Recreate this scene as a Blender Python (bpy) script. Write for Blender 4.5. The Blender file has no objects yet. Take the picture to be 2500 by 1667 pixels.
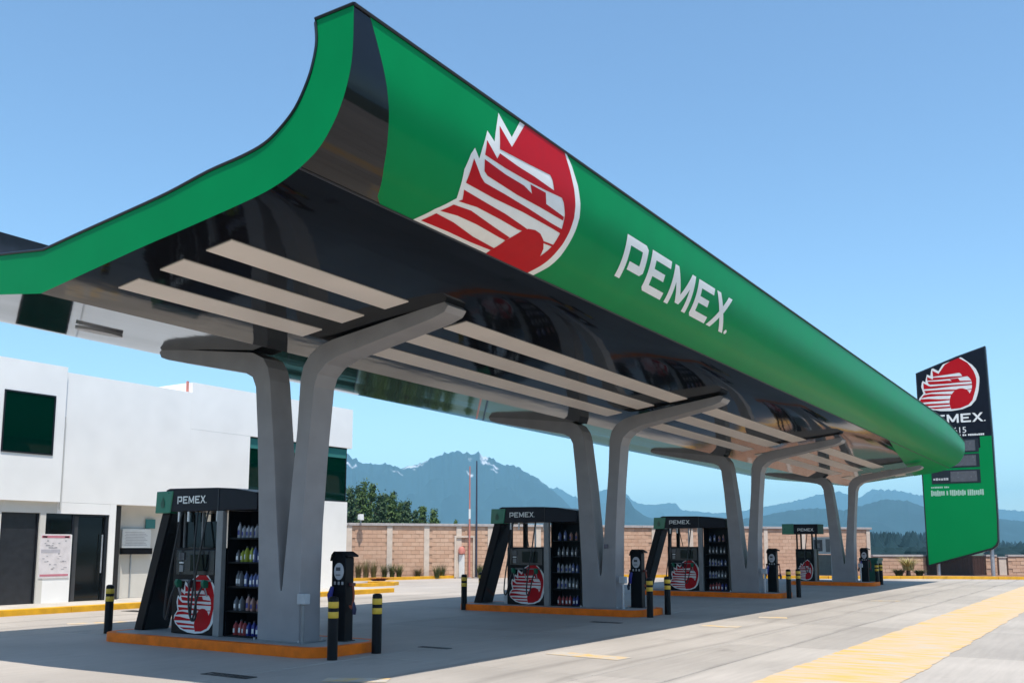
import bpy, bmesh, math, random
from mathutils import Vector, Matrix, noise
from mathutils.geometry import tessellate_polygon
R = math.radians
random.seed(7)
scene = bpy.context.scene
col = scene.collection

# ------------------------------------------------------------------ camera
FPX, PXW, PXH = 2343.0, 2500.0, 1667.0
PITCH, HEAD = 0.13364, 0.57439            # camera pitch up, heading from +X (canopy axis) toward +Y
CX, CY, CAMZ = 1250.0, 1016.0, 1.65
cam = bpy.data.cameras.new('camera'); camo = bpy.data.objects.new('camera', cam); col.objects.link(camo)
fwd = Vector((math.cos(HEAD)*math.cos(PITCH), math.sin(HEAD)*math.cos(PITCH), math.sin(PITCH)))
rgt = Vector((math.sin(HEAD), -math.cos(HEAD), 0)); upv = rgt.cross(fwd)
camo.location = (0, 0, CAMZ)
camo.rotation_euler = Matrix((rgt, upv, -fwd)).transposed().to_euler()
cam.sensor_fit = 'HORIZONTAL'; cam.sensor_width = 36.0; cam.lens = 36.0*FPX/PXW
cam.shift_y = (CY - PXH/2)/PXW
cam.clip_start = 0.1; cam.clip_end = 30000
scene.camera = camo
def far_point(u, v, d):                    # world point at optical depth d
    return Vector((0, 0, CAMZ)) + (fwd + rgt*((u-CX)/FPX) - upv*((v-CY)/FPX))*d

# ------------------------------------------------------------------ sky, sun, exposure
sdir = Vector((-0.25, -0.28, 1.0)).normalized()
w = bpy.data.worlds.new('World'); scene.world = w; w.use_nodes = True
nt = w.node_tree; nt.nodes.clear()
sky = nt.nodes.new('ShaderNodeTexSky'); sky.sky_type = 'NISHITA'; sky.sun_disc = False
sky.sun_elevation = math.asin(sdir.z); sky.sun_rotation = math.atan2(sdir.x, sdir.y)
sky.altitude = 0; sky.air_density = 1.0; sky.dust_density = 0.5; sky.ozone_density = 3.0
bg = nt.nodes.new('ShaderNodeBackground'); bg.inputs['Strength'].default_value = 0.15
wo = nt.nodes.new('ShaderNodeOutputWorld')
tint = nt.nodes.new('ShaderNodeVectorMath'); tint.operation = 'MULTIPLY'; tint.inputs[1].default_value = (.87, .99, .98)   # clear highland air, a touch more cyan
nt.links.new(sky.outputs[0], tint.inputs[0]); nt.links.new(tint.outputs[0], bg.inputs[0]); nt.links.new(bg.outputs[0], wo.inputs[0])
sl = bpy.data.lights.new('sun', 'SUN'); sl.energy = 3.7; sl.angle = R(0.53); sl.color = (1.0, 0.94, 0.85)
so = bpy.data.objects.new('sun', sl); col.objects.link(so)
so.rotation_euler = sdir.to_track_quat('Z', 'Y').to_euler(); so.location = (-20, -20, 60)
scene.view_settings.view_transform = 'Standard'; scene.view_settings.look = 'None'
scene.view_settings.gamma = 1.0; scene.view_settings.use_curve_mapping = False
scene.view_settings.exposure = 0.68
scene.cycles.max_bounces = 10; scene.cycles.volume_bounces = 0
scene.cycles.caustics_reflective = False; scene.cycles.caustics_refractive = False

# ------------------------------------------------------------------ materials
MATS = {}
def nodes_of(name):
    m = bpy.data.materials.new(name); m.use_nodes = True
    n = m.node_tree.nodes; return m, n, m.node_tree.links, n['Principled BSDF']
def mat(name, color, rough=0.5, metal=0.0, spec=0.5, coat=0.0, var=0.10, scale=6.0, bump=0.0, bscale=60.0, ior=None, rvar=0.08):
    """Plain surface with soft mottling of colour, roughness and fine relief."""
    if name in MATS: return MATS[name]
    m, n, l, b = nodes_of(name)
    tc = n.new('ShaderNodeTexCoord')
    t = n.new('ShaderNodeTexNoise'); t.inputs['Scale'].default_value = scale; t.inputs['Detail'].default_value = 6
    l.new(tc.outputs['Object'], t.inputs['Vector'])
    r = n.new('ShaderNodeMapRange'); r.inputs['To Min'].default_value = 1-var; r.inputs['To Max'].default_value = 1+var
    r.inputs['From Min'].default_value = .3; r.inputs['From Max'].default_value = .7
    l.new(t.outputs['Fac'], r.inputs['Value'])
    mx = n.new('ShaderNodeVectorMath'); mx.operation = 'SCALE'; mx.inputs[0].default_value = color[:3]
    l.new(r.outputs['Result'], mx.inputs['Scale']); l.new(mx.outputs[0], b.inputs['Base Color'])
    r2 = n.new('ShaderNodeMapRange'); r2.inputs['To Min'].default_value = max(0, rough-rvar); r2.inputs['To Max'].default_value = min(1, rough+rvar)
    l.new(t.outputs['Fac'], r2.inputs['Value']); l.new(r2.outputs['Result'], b.inputs['Roughness'])
    b.inputs['Metallic'].default_value = metal; b.inputs['Specular IOR Level'].default_value = spec
    b.inputs['Coat Weight'].default_value = coat; b.inputs['Coat Roughness'].default_value = 0.06
    if ior: b.inputs['IOR'].default_value = ior
    if bump:
        t2 = n.new('ShaderNodeTexNoise'); t2.inputs['Scale'].default_value = bscale; t2.inputs['Detail'].default_value = 4
        l.new(tc.outputs['Object'], t2.inputs['Vector'])
        bp = n.new('ShaderNodeBump'); bp.inputs['Strength'].default_value = bump; bp.inputs['Distance'].default_value = 0.02
        l.new(t2.outputs['Fac'], bp.inputs['Height']); l.new(bp.outputs[0], b.inputs['Normal'])
    MATS[name] = m; return m

def concrete_mat():
    m, n, l, b = nodes_of('concrete')
    tc = n.new('ShaderNodeTexCoord'); oi = n.new('ShaderNodeObjectInfo')
    geo = n.new('ShaderNodeNewGeometry')
    big = n.new('ShaderNodeTexNoise'); big.inputs['Scale'].default_value = 0.35; big.inputs['Detail'].default_value = 8
    l.new(geo.outputs['Position'], big.inputs['Vector'])
    mp = n.new('ShaderNodeMapping'); mp.inputs['Scale'].default_value = (0.5, 7.0, 1); mp.inputs['Rotation'].default_value = (0, 0, R(12))
    l.new(geo.outputs['Position'], mp.inputs['Vector'])
    st = n.new('ShaderNodeTexNoise'); st.inputs['Scale'].default_value = 1.6; st.inputs['Detail'].default_value = 7; st.inputs['Roughness'].default_value = .65
    l.new(mp.outputs[0], st.inputs['Vector'])
    fine = n.new('ShaderNodeTexNoise'); fine.inputs['Scale'].default_value = 60; fine.inputs['Detail'].default_value = 3
    l.new(geo.outputs['Position'], fine.inputs['Vector'])
    def mr(src, a, c, f0=.3, f1=.7):
        r = n.new('ShaderNodeMapRange'); r.inputs['From Min'].default_value = f0; r.inputs['From Max'].default_value = f1
        r.inputs['To Min'].default_value = a; r.inputs['To Max'].default_value = c; l.new(src, r.inputs['Value']); return r.outputs['Result']
    def mul(a, c):
        q = n.new('ShaderNodeMath'); q.operation = 'MULTIPLY'; l.new(a, q.inputs[0]); l.new(c, q.inputs[1]); return q.outputs[0]
    v = mul(mul(mr(big.outputs['Fac'], .84, 1.10), mr(st.outputs['Fac'], .90, 1.06)), mul(mr(fine.outputs['Fac'], .93, 1.06), mr(oi.outputs['Random'], .90, 1.06, 0, 1)))
    # dark drips and stains with a shape of their own
    sp = n.new('ShaderNodeTexNoise'); sp.inputs['Scale'].default_value = 1.1; sp.inputs['Detail'].default_value = 9; sp.inputs['Roughness'].default_value = .72
    l.new(geo.outputs['Position'], sp.inputs['Vector'])
    v = mul(v, mr(sp.outputs['Fac'], 1.0, .68, .60, .74))
    # rubber left by tyres along the lanes, broken up by noise
    sx = n.new('ShaderNodeSeparateXYZ'); l.new(geo.outputs['Position'], sx.inputs[0])
    for yc, wd in ((6.15, .10), (5.0, .09), (8.1, .16), (6.9, .16), (19.2, .2), (20.6, .2), (.6, .2), (-.9, .2)):
        wob = n.new('ShaderNodeMath'); wob.operation = 'MULTIPLY_ADD'; wob.inputs[1].default_value = .5; l.new(big.outputs['Fac'], wob.inputs[0]); l.new(sx.outputs['Y'], wob.inputs[2])
        df = n.new('ShaderNodeMath'); df.operation = 'SUBTRACT'; df.inputs[1].default_value = yc+.25; l.new(wob.outputs[0], df.inputs[0])
        ab = n.new('ShaderNodeMath'); ab.operation = 'ABSOLUTE'; l.new(df.outputs[0], ab.inputs[0])
        band = mr(ab.outputs[0], 1.0, 0.0, 0, wd)
        brk = mr(st.outputs['Fac'], .05, .34, .35, .62)
        k1 = mul(band, brk); inv = n.new('ShaderNodeMath'); inv.operation = 'SUBTRACT'; inv.inputs[0].default_value = 1.0; l.new(k1, inv.inputs[1])
        v = mul(v, inv.outputs[0])
    sc = n.new('ShaderNodeVectorMath'); sc.operation = 'SCALE'; sc.inputs[0].default_value = (.41, .365, .32)
    l.new(v, sc.inputs['Scale']); l.new(sc.outputs[0], b.inputs['Base Color'])
    b.inputs['Roughness'].default_value = .72; b.inputs['Specular IOR Level'].default_value = .35
    bp = n.new('ShaderNodeBump'); bp.inputs['Strength'].default_value = .25; bp.inputs['Distance'].default_value = .01
    l.new(fine.outputs['Fac'], bp.inputs['Height']); l.new(bp.outputs[0], b.inputs['Normal'])
    return m
def paint_mat(name, color, lo, hi, stretch):
    """Worn road paint: brush streaks let the concrete tone through."""
    m, n, l, b = nodes_of(name)
    geo = n.new('ShaderNodeNewGeometry')
    mp = n.new('ShaderNodeMapping'); mp.inputs['Scale'].default_value = stretch
    l.new(geo.outputs['Position'], mp.inputs['Vector'])
    t = n.new('ShaderNodeTexNoise'); t.inputs['Scale'].default_value = 2.0; t.inputs['Detail'].default_value = 8; t.inputs['Roughness'].default_value = .6
    l.new(mp.outputs[0], t.inputs['Vector'])
    r = n.new('ShaderNodeMapRange'); r.inputs['From Min'].default_value = lo; r.inputs['From Max'].default_value = hi
    l.new(t.outputs['Fac'], r.inputs['Value'])
    mx = n.new('ShaderNodeMix'); mx.data_type = 'RGBA'
    mx.inputs[6].default_value = (.49, .44, .38, 1); mx.inputs[7].default_value = (*color, 1)
    l.new(r.outputs['Result'], mx.inputs[0]); l.new(mx.outputs[2], b.inputs['Base Color'])
    b.inputs['Roughness'].default_value = .65
    return m
def soffit_mat():
    m, n, l, b = nodes_of('gloss_black_panel')
    b.inputs['Base Color'].default_value = (.006, .006, .008, 1)
    b.inputs['Roughness'].default_value = .06; b.inputs['IOR'].default_value = 1.42
    geo = n.new('ShaderNodeNewGeometry')
    mp = n.new('ShaderNodeMapping'); mp.inputs['Scale'].default_value = (.5, 1.6, 1)
    l.new(geo.outputs['Position'], mp.inputs['Vector'])
    t = n.new('ShaderNodeTexNoise'); t.inputs['Scale'].default_value = 1.2; t.inputs['Detail'].default_value = 3
    l.new(mp.outputs[0], t.inputs['Vector'])
    bp = n.new('ShaderNodeBump'); bp.inputs['Strength'].default_value = .10; bp.inputs['Distance'].default_value = .03
    l.new(t.outputs['Fac'], bp.inputs['Height']); l.new(bp.outputs[0], b.inputs['Normal'])
    return m
def leaf_mat(name, c0, c1):
    m, n, l, b = nodes_of(name)
    geo = n.new('ShaderNodeNewGeometry')
    rp = n.new('ShaderNodeMix'); rp.data_type = 'RGBA'; rp.inputs[6].default_value = (*c0, 1); rp.inputs[7].default_value = (*c1, 1)
    l.new(geo.outputs['Random Per Island'], rp.inputs[0]); l.new(rp.outputs[2], b.inputs['Base Color'])
    b.inputs['Roughness'].default_value = .6; b.inputs['Specular IOR Level'].default_value = .2
    b.inputs['Transmission Weight'].default_value = 0.0
    return m
def brick_mat():
    m, n, l, b = nodes_of('fired_brick')
    oi = n.new('ShaderNodeObjectInfo'); geo = n.new('ShaderNodeNewGeometry'); ad = n.new('ShaderNodeMath'); ad.operation = 'ADD'
    l.new(oi.outputs['Random'], ad.inputs[0]); l.new(geo.outputs['Random Per Island'], ad.inputs[1])
    fr = n.new('ShaderNodeMath'); fr.operation = 'FRACT'; l.new(ad.outputs[0], fr.inputs[0])
    cr = n.new('ShaderNodeValToRGB'); cr.color_ramp.elements[0].color = (.53, .33, .225, 1); cr.color_ramp.elements[1].color = (.60, .40, .285, 1)
    l.new(fr.outputs[0], cr.inputs[0])
    t = n.new('ShaderNodeTexNoise'); t.inputs['Scale'].default_value = 5; t.inputs['Detail'].default_value = 6
    l.new(geo.outputs['Position'], t.inputs['Vector'])
    r = n.new('ShaderNodeMapRange'); r.inputs['To Min'].default_value = .82; r.inputs['To Max'].default_value = 1.16
    l.new(t.outputs['Fac'], r.inputs['Value'])
    sc = n.new('ShaderNodeVectorMath'); sc.operation = 'SCALE'; l.new(cr.outputs[0], sc.inputs[0]); l.new(r.outputs['Result'], sc.inputs['Scale'])
    l.new(sc.outputs[0], b.inputs['Base Color']); b.inputs['Roughness'].default_value = .85
    return m
def glass_mat(name, color, rough=.03):
    m, n, l, b = nodes_of(name)
    b.inputs['Base Color'].default_value = (*color, 1); b.inputs['Roughness'].default_value = rough
    b.inputs['IOR'].default_value = 1.45; b.inputs['Specular IOR Level'].default_value = .4
    return m
def mountain_mat(name, base, snow):
    m, n, l, b = nodes_of(name)
    geo = n.new('ShaderNodeNewGeometry')
    t = n.new('ShaderNodeTexNoise'); t.inputs['Scale'].default_value = .012; t.inputs['Detail'].default_value = 10
    l.new(geo.outputs['Position'], t.inputs['Vector'])
    r = n.new('ShaderNodeMapRange'); r.inputs['To Min'].default_value = .6; r.inputs['To Max'].default_value = 1.5
    l.new(t.outputs['Fac'], r.inputs['Value'])
    sc = n.new('ShaderNodeVectorMath'); sc.operation = 'SCALE'; sc.inputs[0].default_value = base; l.new(r.outputs['Result'], sc.inputs['Scale'])
    out = sc.outputs[0]
    if snow:
        mp = n.new('ShaderNodeMapping'); mp.inputs['Rotation'].default_value = (0, R(35), R(20)); mp.inputs['Scale'].default_value = (.022, .022, .006)
        l.new(geo.outputs['Position'], mp.inputs['Vector'])
        t2 = n.new('ShaderNodeTexNoise'); t2.inputs['Scale'].default_value = .55; t2.inputs['Detail'].default_value = 7
        l.new(mp.outputs[0], t2.inputs['Vector'])
        sx = n.new('ShaderNodeSeparateXYZ'); l.new(geo.outputs['Position'], sx.inputs[0])
        hz = n.new('ShaderNodeMapRange'); hz.inputs['From Min'].default_value = snow[0]; hz.inputs['From Max'].default_value = snow[1]
        hz.inputs['To Min'].default_value = 0; hz.inputs['To Max'].default_value = .16; l.new(sx.outputs['Z'], hz.inputs['Value'])
        ad = n.new('ShaderNodeMath'); l.new(t2.outputs['Fac'], ad.inputs[0]); l.new(hz.outputs['Result'], ad.inputs[1])
        th = n.new('ShaderNodeMapRange'); th.inputs['From Min'].default_value = .735; th.inputs['From Max'].default_value = .81; l.new(ad.outputs[0], th.inputs['Value'])
        mx = n.new('ShaderNodeMix'); mx.data_type = 'RGBA'; mx.inputs[7].default_value = (.55, .56, .60, 1)
        l.new(th.outputs['Result'], mx.inputs[0]); l.new(out, mx.inputs[6]); out = mx.outputs[2]
    l.new(out, b.inputs['Base Color']); b.inputs['Roughness'].default_value = .9; b.inputs['Specular IOR Level'].default_value = .1
    return m

CONC = concrete_mat()
CONC_B = mat('concrete_deck', (.34, .33, .32), .75, var=.18, scale=3, bump=.3)
GREEN = mat('green_enamel', (.0, .225, .064), .34, spec=.04, coat=.07, var=.05, scale=1.5, rvar=.04)
SOFF = soffit_mat()
ROOFM = mat('dark_roof_sheet', (.02, .022, .03), .4, var=.2)
TRIM = mat('black_trim', (.008, .009, .014), .35)
GREY = mat('grey_column_paint', (.29, .28, .285), .45, spec=.2, var=.09, scale=2.2, bump=.06, bscale=25)
GREY2 = mat('grey_post_paint', (.22, .22, .22), .4, var=.1)
STRIP = mat('pale_panel', (.74, .67, .61), .4, spec=.3, var=.06, scale=1.2)
WHITE = mat('white_print', (.78, .78, .76), .4, var=.04)
RED = mat('red_print', (.47, .006, .012), .4, spec=.10, var=.04)
BLACK = mat('black_powder_coat', (.005, .005, .007), .42, spec=.14, var=.25, scale=4)
NAVY = mat('dark_header_panel', (.006, .006, .013), .35, spec=.18, var=.2)
GREEN2 = mat('green_header_panel', (.0, .17, .085), .3, coat=.3, var=.08)
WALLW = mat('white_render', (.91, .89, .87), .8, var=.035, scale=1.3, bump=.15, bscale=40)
WALLC = mat('shade_toned_render', (.66, .63, .58), .8, var=.05, scale=2)  # beige shade of bay and overhang put into a white wall's colour
ORANGE = mat('orange_kerb_paint', (.86, .165, .004), .6, spec=.2, var=.22, scale=4, bump=.2)
YELLOWK = mat('yellow_kerb_paint', (.68, .35, .010), .6, var=.2, scale=3, bump=.2)
YELLOWB = mat('yellow_band', (.68, .42, .03), .45, var=.12)
YPAINT = paint_mat('worn_yellow_paint', (.70, .40, .10), .36, .64, (2.6, .55, 1))
YPAINT2 = paint_mat('faded_yellow_paint', (.66, .42, .14), .44, .62, (2.5, 2.0, 1))
BRICK = brick_mat()
MORTAR = mat('brick_mortar', (.45, .295, .21), .9, var=.15, scale=8)
PALE = mat('pale_pilaster', (.60, .51, .43), .8, var=.1, scale=4)
COPE = mat('grey_coping', (.40, .37, .36), .8, var=.15)
GLASSG = glass_mat('green_glass', (.0, .016, .011))
GLASSD = glass_mat('dark_glass', (.006, .008, .009), .06)
TEAL = glass_mat('teal_glass', (.05, .20, .19), .08)
SOIL = mat('red_soil', (.20, .105, .065), .95, var=.4, scale=3, bump=.6, bscale=20)
EARTH = mat('meadow', (.045, .075, .045), .95, var=.35, scale=.03)
METAL = mat('galvanised', (.45, .47, .50), .4, metal=.6, var=.1)
HOSE = mat('rubber_hose', (.012, .012, .013), .5)
BLUE = mat('blue_plastic', (.012, .018, .22), .4)
DKRED = mat('terracotta', (.26, .05, .02), .7, var=.25)
POLER = mat('red_pole_paint', (.55, .20, .16), .5)
POLED = mat('dark_pole_paint', (.035, .04, .07), .45)
BARK = mat('bark', (.07, .05, .035), .9, var=.3, bump=.6, bscale=15)
SCREEN = mat('grey_display', (.09, .09, .10), .25, var=.1)
SHUT = mat('dark_shutter', (.022, .023, .028), .38, var=.2)
IRON = mat('cast_iron', (.03, .028, .027), .6, var=.3)

# ------------------------------------------------------------------ mesh helpers
class MB:
    def __init__(s): s.v = []; s.f = []
    def add(s, vs, fs):
        o = len(s.v); s.v += [tuple(v) for v in vs]; s.f += [tuple(i+o for i in f) for f in fs]; return s
    def box(s, x0, x1, y0, y1, z0, z1):
        vs = [(x, y, z) for x in (x0, x1) for y in (y0, y1) for z in (z0, z1)]
        return s.add(vs, [(0, 1, 3, 2), (4, 6, 7, 5), (0, 4, 5, 1), (2, 3, 7, 6), (0, 2, 6, 4), (1, 5, 7, 3)])
    def prism(s, pts, axis, a, b):
        """polygon in the two other axes, extruded from a to b along axis ('x','y','z')."""
        n = len(pts)
        def P(p, t): return {'x': (t, p[0], p[1]), 'y': (p[0], t, p[1]), 'z': (p[0], p[1], t)}[axis]
        vs = [P(p, a) for p in pts] + [P(p, b) for p in pts]
        fs = [(i, (i+1) % n, n+(i+1) % n, n+i) for i in range(n)]
        for t in tessellate_polygon([[Vector((p[0], p[1], 0)) for p in pts]]):
            fs += [tuple(t), tuple(n+i for i in reversed(t))]
        return s.add(vs, fs)
    def tube(s, path, r, n=8, cap=True):
        path = [Vector(p) for p in path]; m = len(path)
        rr = r if isinstance(r, (list, tuple)) else [r]*m
        vs = []; ref = None
        for i, p in enumerate(path):
            t = (path[min(i+1, m-1)]-path[max(i-1, 0)]).normalized()
            if ref is None: ref = Vector((0, 0, 1)) if abs(t.z) < .9 else Vector((1, 0, 0))
            a = t.cross(ref).normalized(); b = a.cross(t); ref = b
            for k in range(n):
                q = 2*math.pi*k/n; vs.append(p + (a*math.cos(q)+b*math.sin(q))*rr[i])
        fs = [(i*n+k, i*n+(k+1) % n, (i+1)*n+(k+1) % n, (i+1)*n+k) for i in range(m-1) for k in range(n)]
        if cap: fs += [tuple(range(n-1, -1, -1)), tuple((m-1)*n+k for k in range(n))]
        return s.add(vs, fs)
    def lathe(s, prof, c=(0, 0, 0), n=12):
        vs = [(c[0]+r*math.cos(2*math.pi*k/n), c[1]+r*math.sin(2*math.pi*k/n), c[2]+z) for r, z in prof for k in range(n)]
        m = len(prof)
        fs = [(i*n+k, i*n+(k+1) % n, (i+1)*n+(k+1) % n, (i+1)*n+k) for i in range(m-1) for k in range(n)]
        fs += [tuple(range(n-1, -1, -1)), tuple((m-1)*n+k for k in range(n))]
        return s.add(vs, fs)
    def grid(s, rows):
        m = len(rows[0]); vs = [p for r in rows for p in r]
        return s.add(vs, [(i*m+k, i*m+k+1, (i+1)*m+k+1, (i+1)*m+k) for i in range(len(rows)-1) for k in range(m-1)])
    def build(s, name, m, parent=None, smooth=False, bevel=0.0, fixn=True):
        me = bpy.data.meshes.new(name); me.from_pydata(s.v, [], s.f); me.materials.append(m)
        if fixn:
            bm = bmesh.new(); bm.from_mesh(me); bmesh.ops.recalc_face_normals(bm, faces=bm.faces); bm.to_mesh(me); bm.free()
        if smooth:
            for p in me.polygons: p.use_smooth = True
            try: me.set_sharp_from_angle(angle=R(38))
            except Exception: pass
        o = bpy.data.objects.new(name, me); col.objects.link(o)
        if parent: o.parent = parent
        if bevel:
            b = o.modifiers.new('bevel', 'BEVEL'); b.width = bevel; b.segments = 2; b.limit_method = 'ANGLE'; b.angle_limit = R(40)
        return o
def tag(o, label=None, cat=None, group=None, kind=None):
    if label: o['label'] = label
    if cat: o['category'] = cat
    if group: o['group'] = group
    if kind: o['kind'] = kind
    return o
def empty(name, loc, label, cat, group=None):
    o = bpy.data.objects.new(name, None); o.location = loc; o.empty_display_size = .2; col.objects.link(o)
    return tag(o, label, cat, group)
def copy_tree(o, parent=None):
    c = o.copy(); col.objects.link(c); c.parent = parent
    for ch in list(o.children): copy_tree(ch, c)
    return c
def box(name, m, parent, *b, bevel=0.0): return MB().box(*b).build(name, m, parent, bevel=bevel)
def smooth_curve(pts, k=5):
    out = []
    for i in range(len(pts)-1):
        p0 = pts[max(i-1, 0)]; p1 = pts[i]; p2 = pts[i+1]; p3 = pts[min(i+2, len(pts)-1)]
        for j in range(k):
            t = j/k
            out.append(tuple(.5*((2*b)+(-a+c)*t+(2*a-5*b+4*c-d)*t*t+(-a+3*b-3*c+d)*t**3) for a, b, c, d in zip(p0, p1, p2, p3)))
    return out+[tuple(pts[-1])]

# ------------------------------------------------------------------ lettering and emblem outlines (2-D, metres of the big fascia)
LET = {
 'P': [(0, 0), (.17, 0), (.17, .80), (.60, .80), (.60, .46), (.25, .46), (.25, .26), (.70, .26), (.79, .35), (.79, .92), (.70, 1), (0, 1)],
 'E': [(.07, 0), (.78, 0), (.78, .19), (.19, .19), (.19, .42), (.62, .42), (.62, .60), (.19, .60), (.19, .81), (.78, .81), (.78, 1), (0, 1), (0, .07)],
 'M': [(0, 0), (.16, 0), (.16, .60), (.38, .12), (.54, .12), (.76, .60), (.76, 0), (.92, 0), (.92, 1), (.76, 1), (.46, .36), (.16, 1), (0, 1)],
 'X': [(0, 0), (.20, 0), (.42, .35), (.66, 0), (.86, 0), (.53, .50), (.84, 1), (.64, 1), (.43, .67), (.22, 1), (.02, 1), (.32, .50)]}
WORD = [('P', 0), ('E', .93), ('M', 1.86), ('E', 2.93), ('X', 3.80)]
WORD_W = 4.80
def word_polys():
    out = [[(x+dx, y) for x, y in LET[ch]] for ch, dx in WORD]
    out.append([(4.76+.07*math.cos(a*math.pi/3), .07+.07*math.sin(a*math.pi/3)) for a in range(6)])
    return out
SIL = [(8.52, 0.002), (8.65, .27), (8.82, .46), (8.86, .50), (8.83, .60), (8.77, .84), (8.81, 1.04), (8.86, 1.13), (8.98, 1.04), (9.0, 1.18), (9.07, 1.42), (9.23, 1.34), (9.25, 1.48), (9.31, 1.74), (9.61, 1.54), (9.81, 1.83)]
SIL_R = [(11.0, 1.83), (11.15, 1.70), (11.31, 1.48), (11.40, 1.25), (11.44, 1.06), (11.43, .87), (11.40, .66), (11.37, .46), (11.31, .25), (11.22, .002)]
P1A = [(9.33, 1.58), (9.61, 1.41), (9.92, 1.825)]
P1B = [(10.94, 1.825), (11.08, 1.62), (11.2, 1.39), (11.27, 1.18), (11.3, 1.01), (11.29, .81), (11.26, .61), (11.20, .4), (11.13, .18), (11.07, .01)]
P1C = [(10.04, .01), (10.05, .1), (10.11, .31), (10.3, .53), (10.39, .58), (10.54, .61), (10.68, .6), (10.82, .54), (10.92, .44), (10.96, .33), (11.03, .45), (11.07, .55), (11.09, .7), (11.09, .81), (11.06, .98), (10.97, 1.12), (10.9, 1.17), (10.68, 1.2), (10.62, 1.32), (10.55, 1.37), (10.01, 1.33), (9.35, 1.29)]
STRIPES = [
 [(9.07, 1.3), (9.32, 1.16), (9.36, 1.24), (9.79, 1.22), (10.17, 1.22), (10.68, 1.2), (10.9, 1.17), (10.48, 1.14), (10.08, 1.12), (9.52, 1.11), (9.07, 1.12)],
 [(9.08, 1.07), (9.55, 1.04), (9.98, 1.04), (10.19, 1.0), (10.11, 1.1), (10.49, 1.11), (10.56, .98), (11.05, .95), (11.05, .9), (10.45, .9), (9.88, .89), (9.21, .91), (9.13, .94)],
 [(8.88, 1.01), (9.1, .86), (9.2, .82), (9.66, .82), (10.21, .81), (10.81, .79), (11.09, .79), (11.1, .73), (10.86, .735), (10.13, .735), (9.48, .71), (8.88, .71)],
 [(8.9, .63), (9.29, .62), (9.82, .61), (10.26, .58), (10.38, .57), (10.29, .52), (10.19, .51), (9.76, .52), (9.26, .52), (8.91, .48), (8.96, .52)],
 [(8.87, .42), (9.2, .45), (9.75, .4), (10.15, .37), (10.11, .31), (9.97, .31), (9.44, .33), (9.04, .32), (8.74, .28)],
 [(8.72, .23), (9.08, .22), (9.56, .16), (10.06, .14), (10.04, .09), (9.62, .07), (9.14, .07), (8.63, .05)],
 [(10.78, .53), (11.07, .55), (11.07, .52), (10.82, .505)]]
def emblem_polys(full):
    if not full:
        return [SIL+SIL_R], [P1A+P1B+P1C]+STRIPES
    sil = SIL[1:]+[(10.2, 2.05), (10.53, 2.2), (10.75, 2.06)]+SIL_R[:-1]+[(11.22, .0), (11.0, -.25), (10.6, -.40), (10.1, -.45), (9.6, -.42), (9.1, -.30), (8.75, -.08), (8.63, .1)]
    p1 = P1A+[(10.25, 2.0), (10.53, 2.12), (10.7, 2.0)]+P1B[:-1]+[(11.07, .0), (10.88, -.2), (10.5, -.34), (10.1, -.36), (10.02, -.1)]+P1C
    ex = [[(8.78, -.02), (10.02, -.06), (10.01, -.13), (8.92, -.13)], [(9.05, -.21), (10.04, -.22), (10.08, -.29), (9.35, -.30)]]
    return [sil], [p1]+STRIPES+ex
def flat_print(name, m, parent, polys, mp, cuts=None):
    """thin printed shape: polygons in 2-D, cut along the second coordinate and laid on a surface with mp(u, v)."""
    bm = bmesh.new()
    for pl in polys:
        vs = [bm.verts.new((p[0], p[1], 0)) for p in pl]
        for t in tessellate_polygon([[Vector((p[0], p[1], 0)) for p in pl]]):
            try: bm.faces.new([vs[i] for i in t])
            except ValueError: pass
    for c in (cuts or []):
        bmesh.ops.bisect_plane(bm, geom=bm.verts[:]+bm.edges[:]+bm.faces[:], dist=1e-5, plane_co=(0, c, 0), plane_no=(0, 1, 0))
    for v in bm.verts: v.co = mp(v.co.x, v.co.y)
    me = bpy.data.meshes.new(name); bm.to_mesh(me); bm.free(); me.materials.append(m)
    o = bpy.data.objects.new(name, me); col.objects.link(o); o.parent = parent
    return o
def text_print(txt, name, m, parent, loc, size, rot, sx=1.0):
    """lettering on a flat sign, as a mesh of its own."""
    cu = bpy.data.curves.new(name, 'FONT'); cu.body = txt; cu.size = size; cu.extrude = .004
    t = bpy.data.objects.new('tmp', cu); col.objects.link(t)
    dg = bpy.context.evaluated_depsgraph_get(); me = bpy.data.meshes.new_from_object(t.evaluated_get(dg))
    bpy.data.objects.remove(t); me.materials.clear(); me.materials.append(m)
    o = bpy.data.objects.new(name, me); col.objects.link(o); o.parent = parent
    o.location = loc; o.rotation_euler = rot; o.scale = (sx, 1, 1)
    return o

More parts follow.
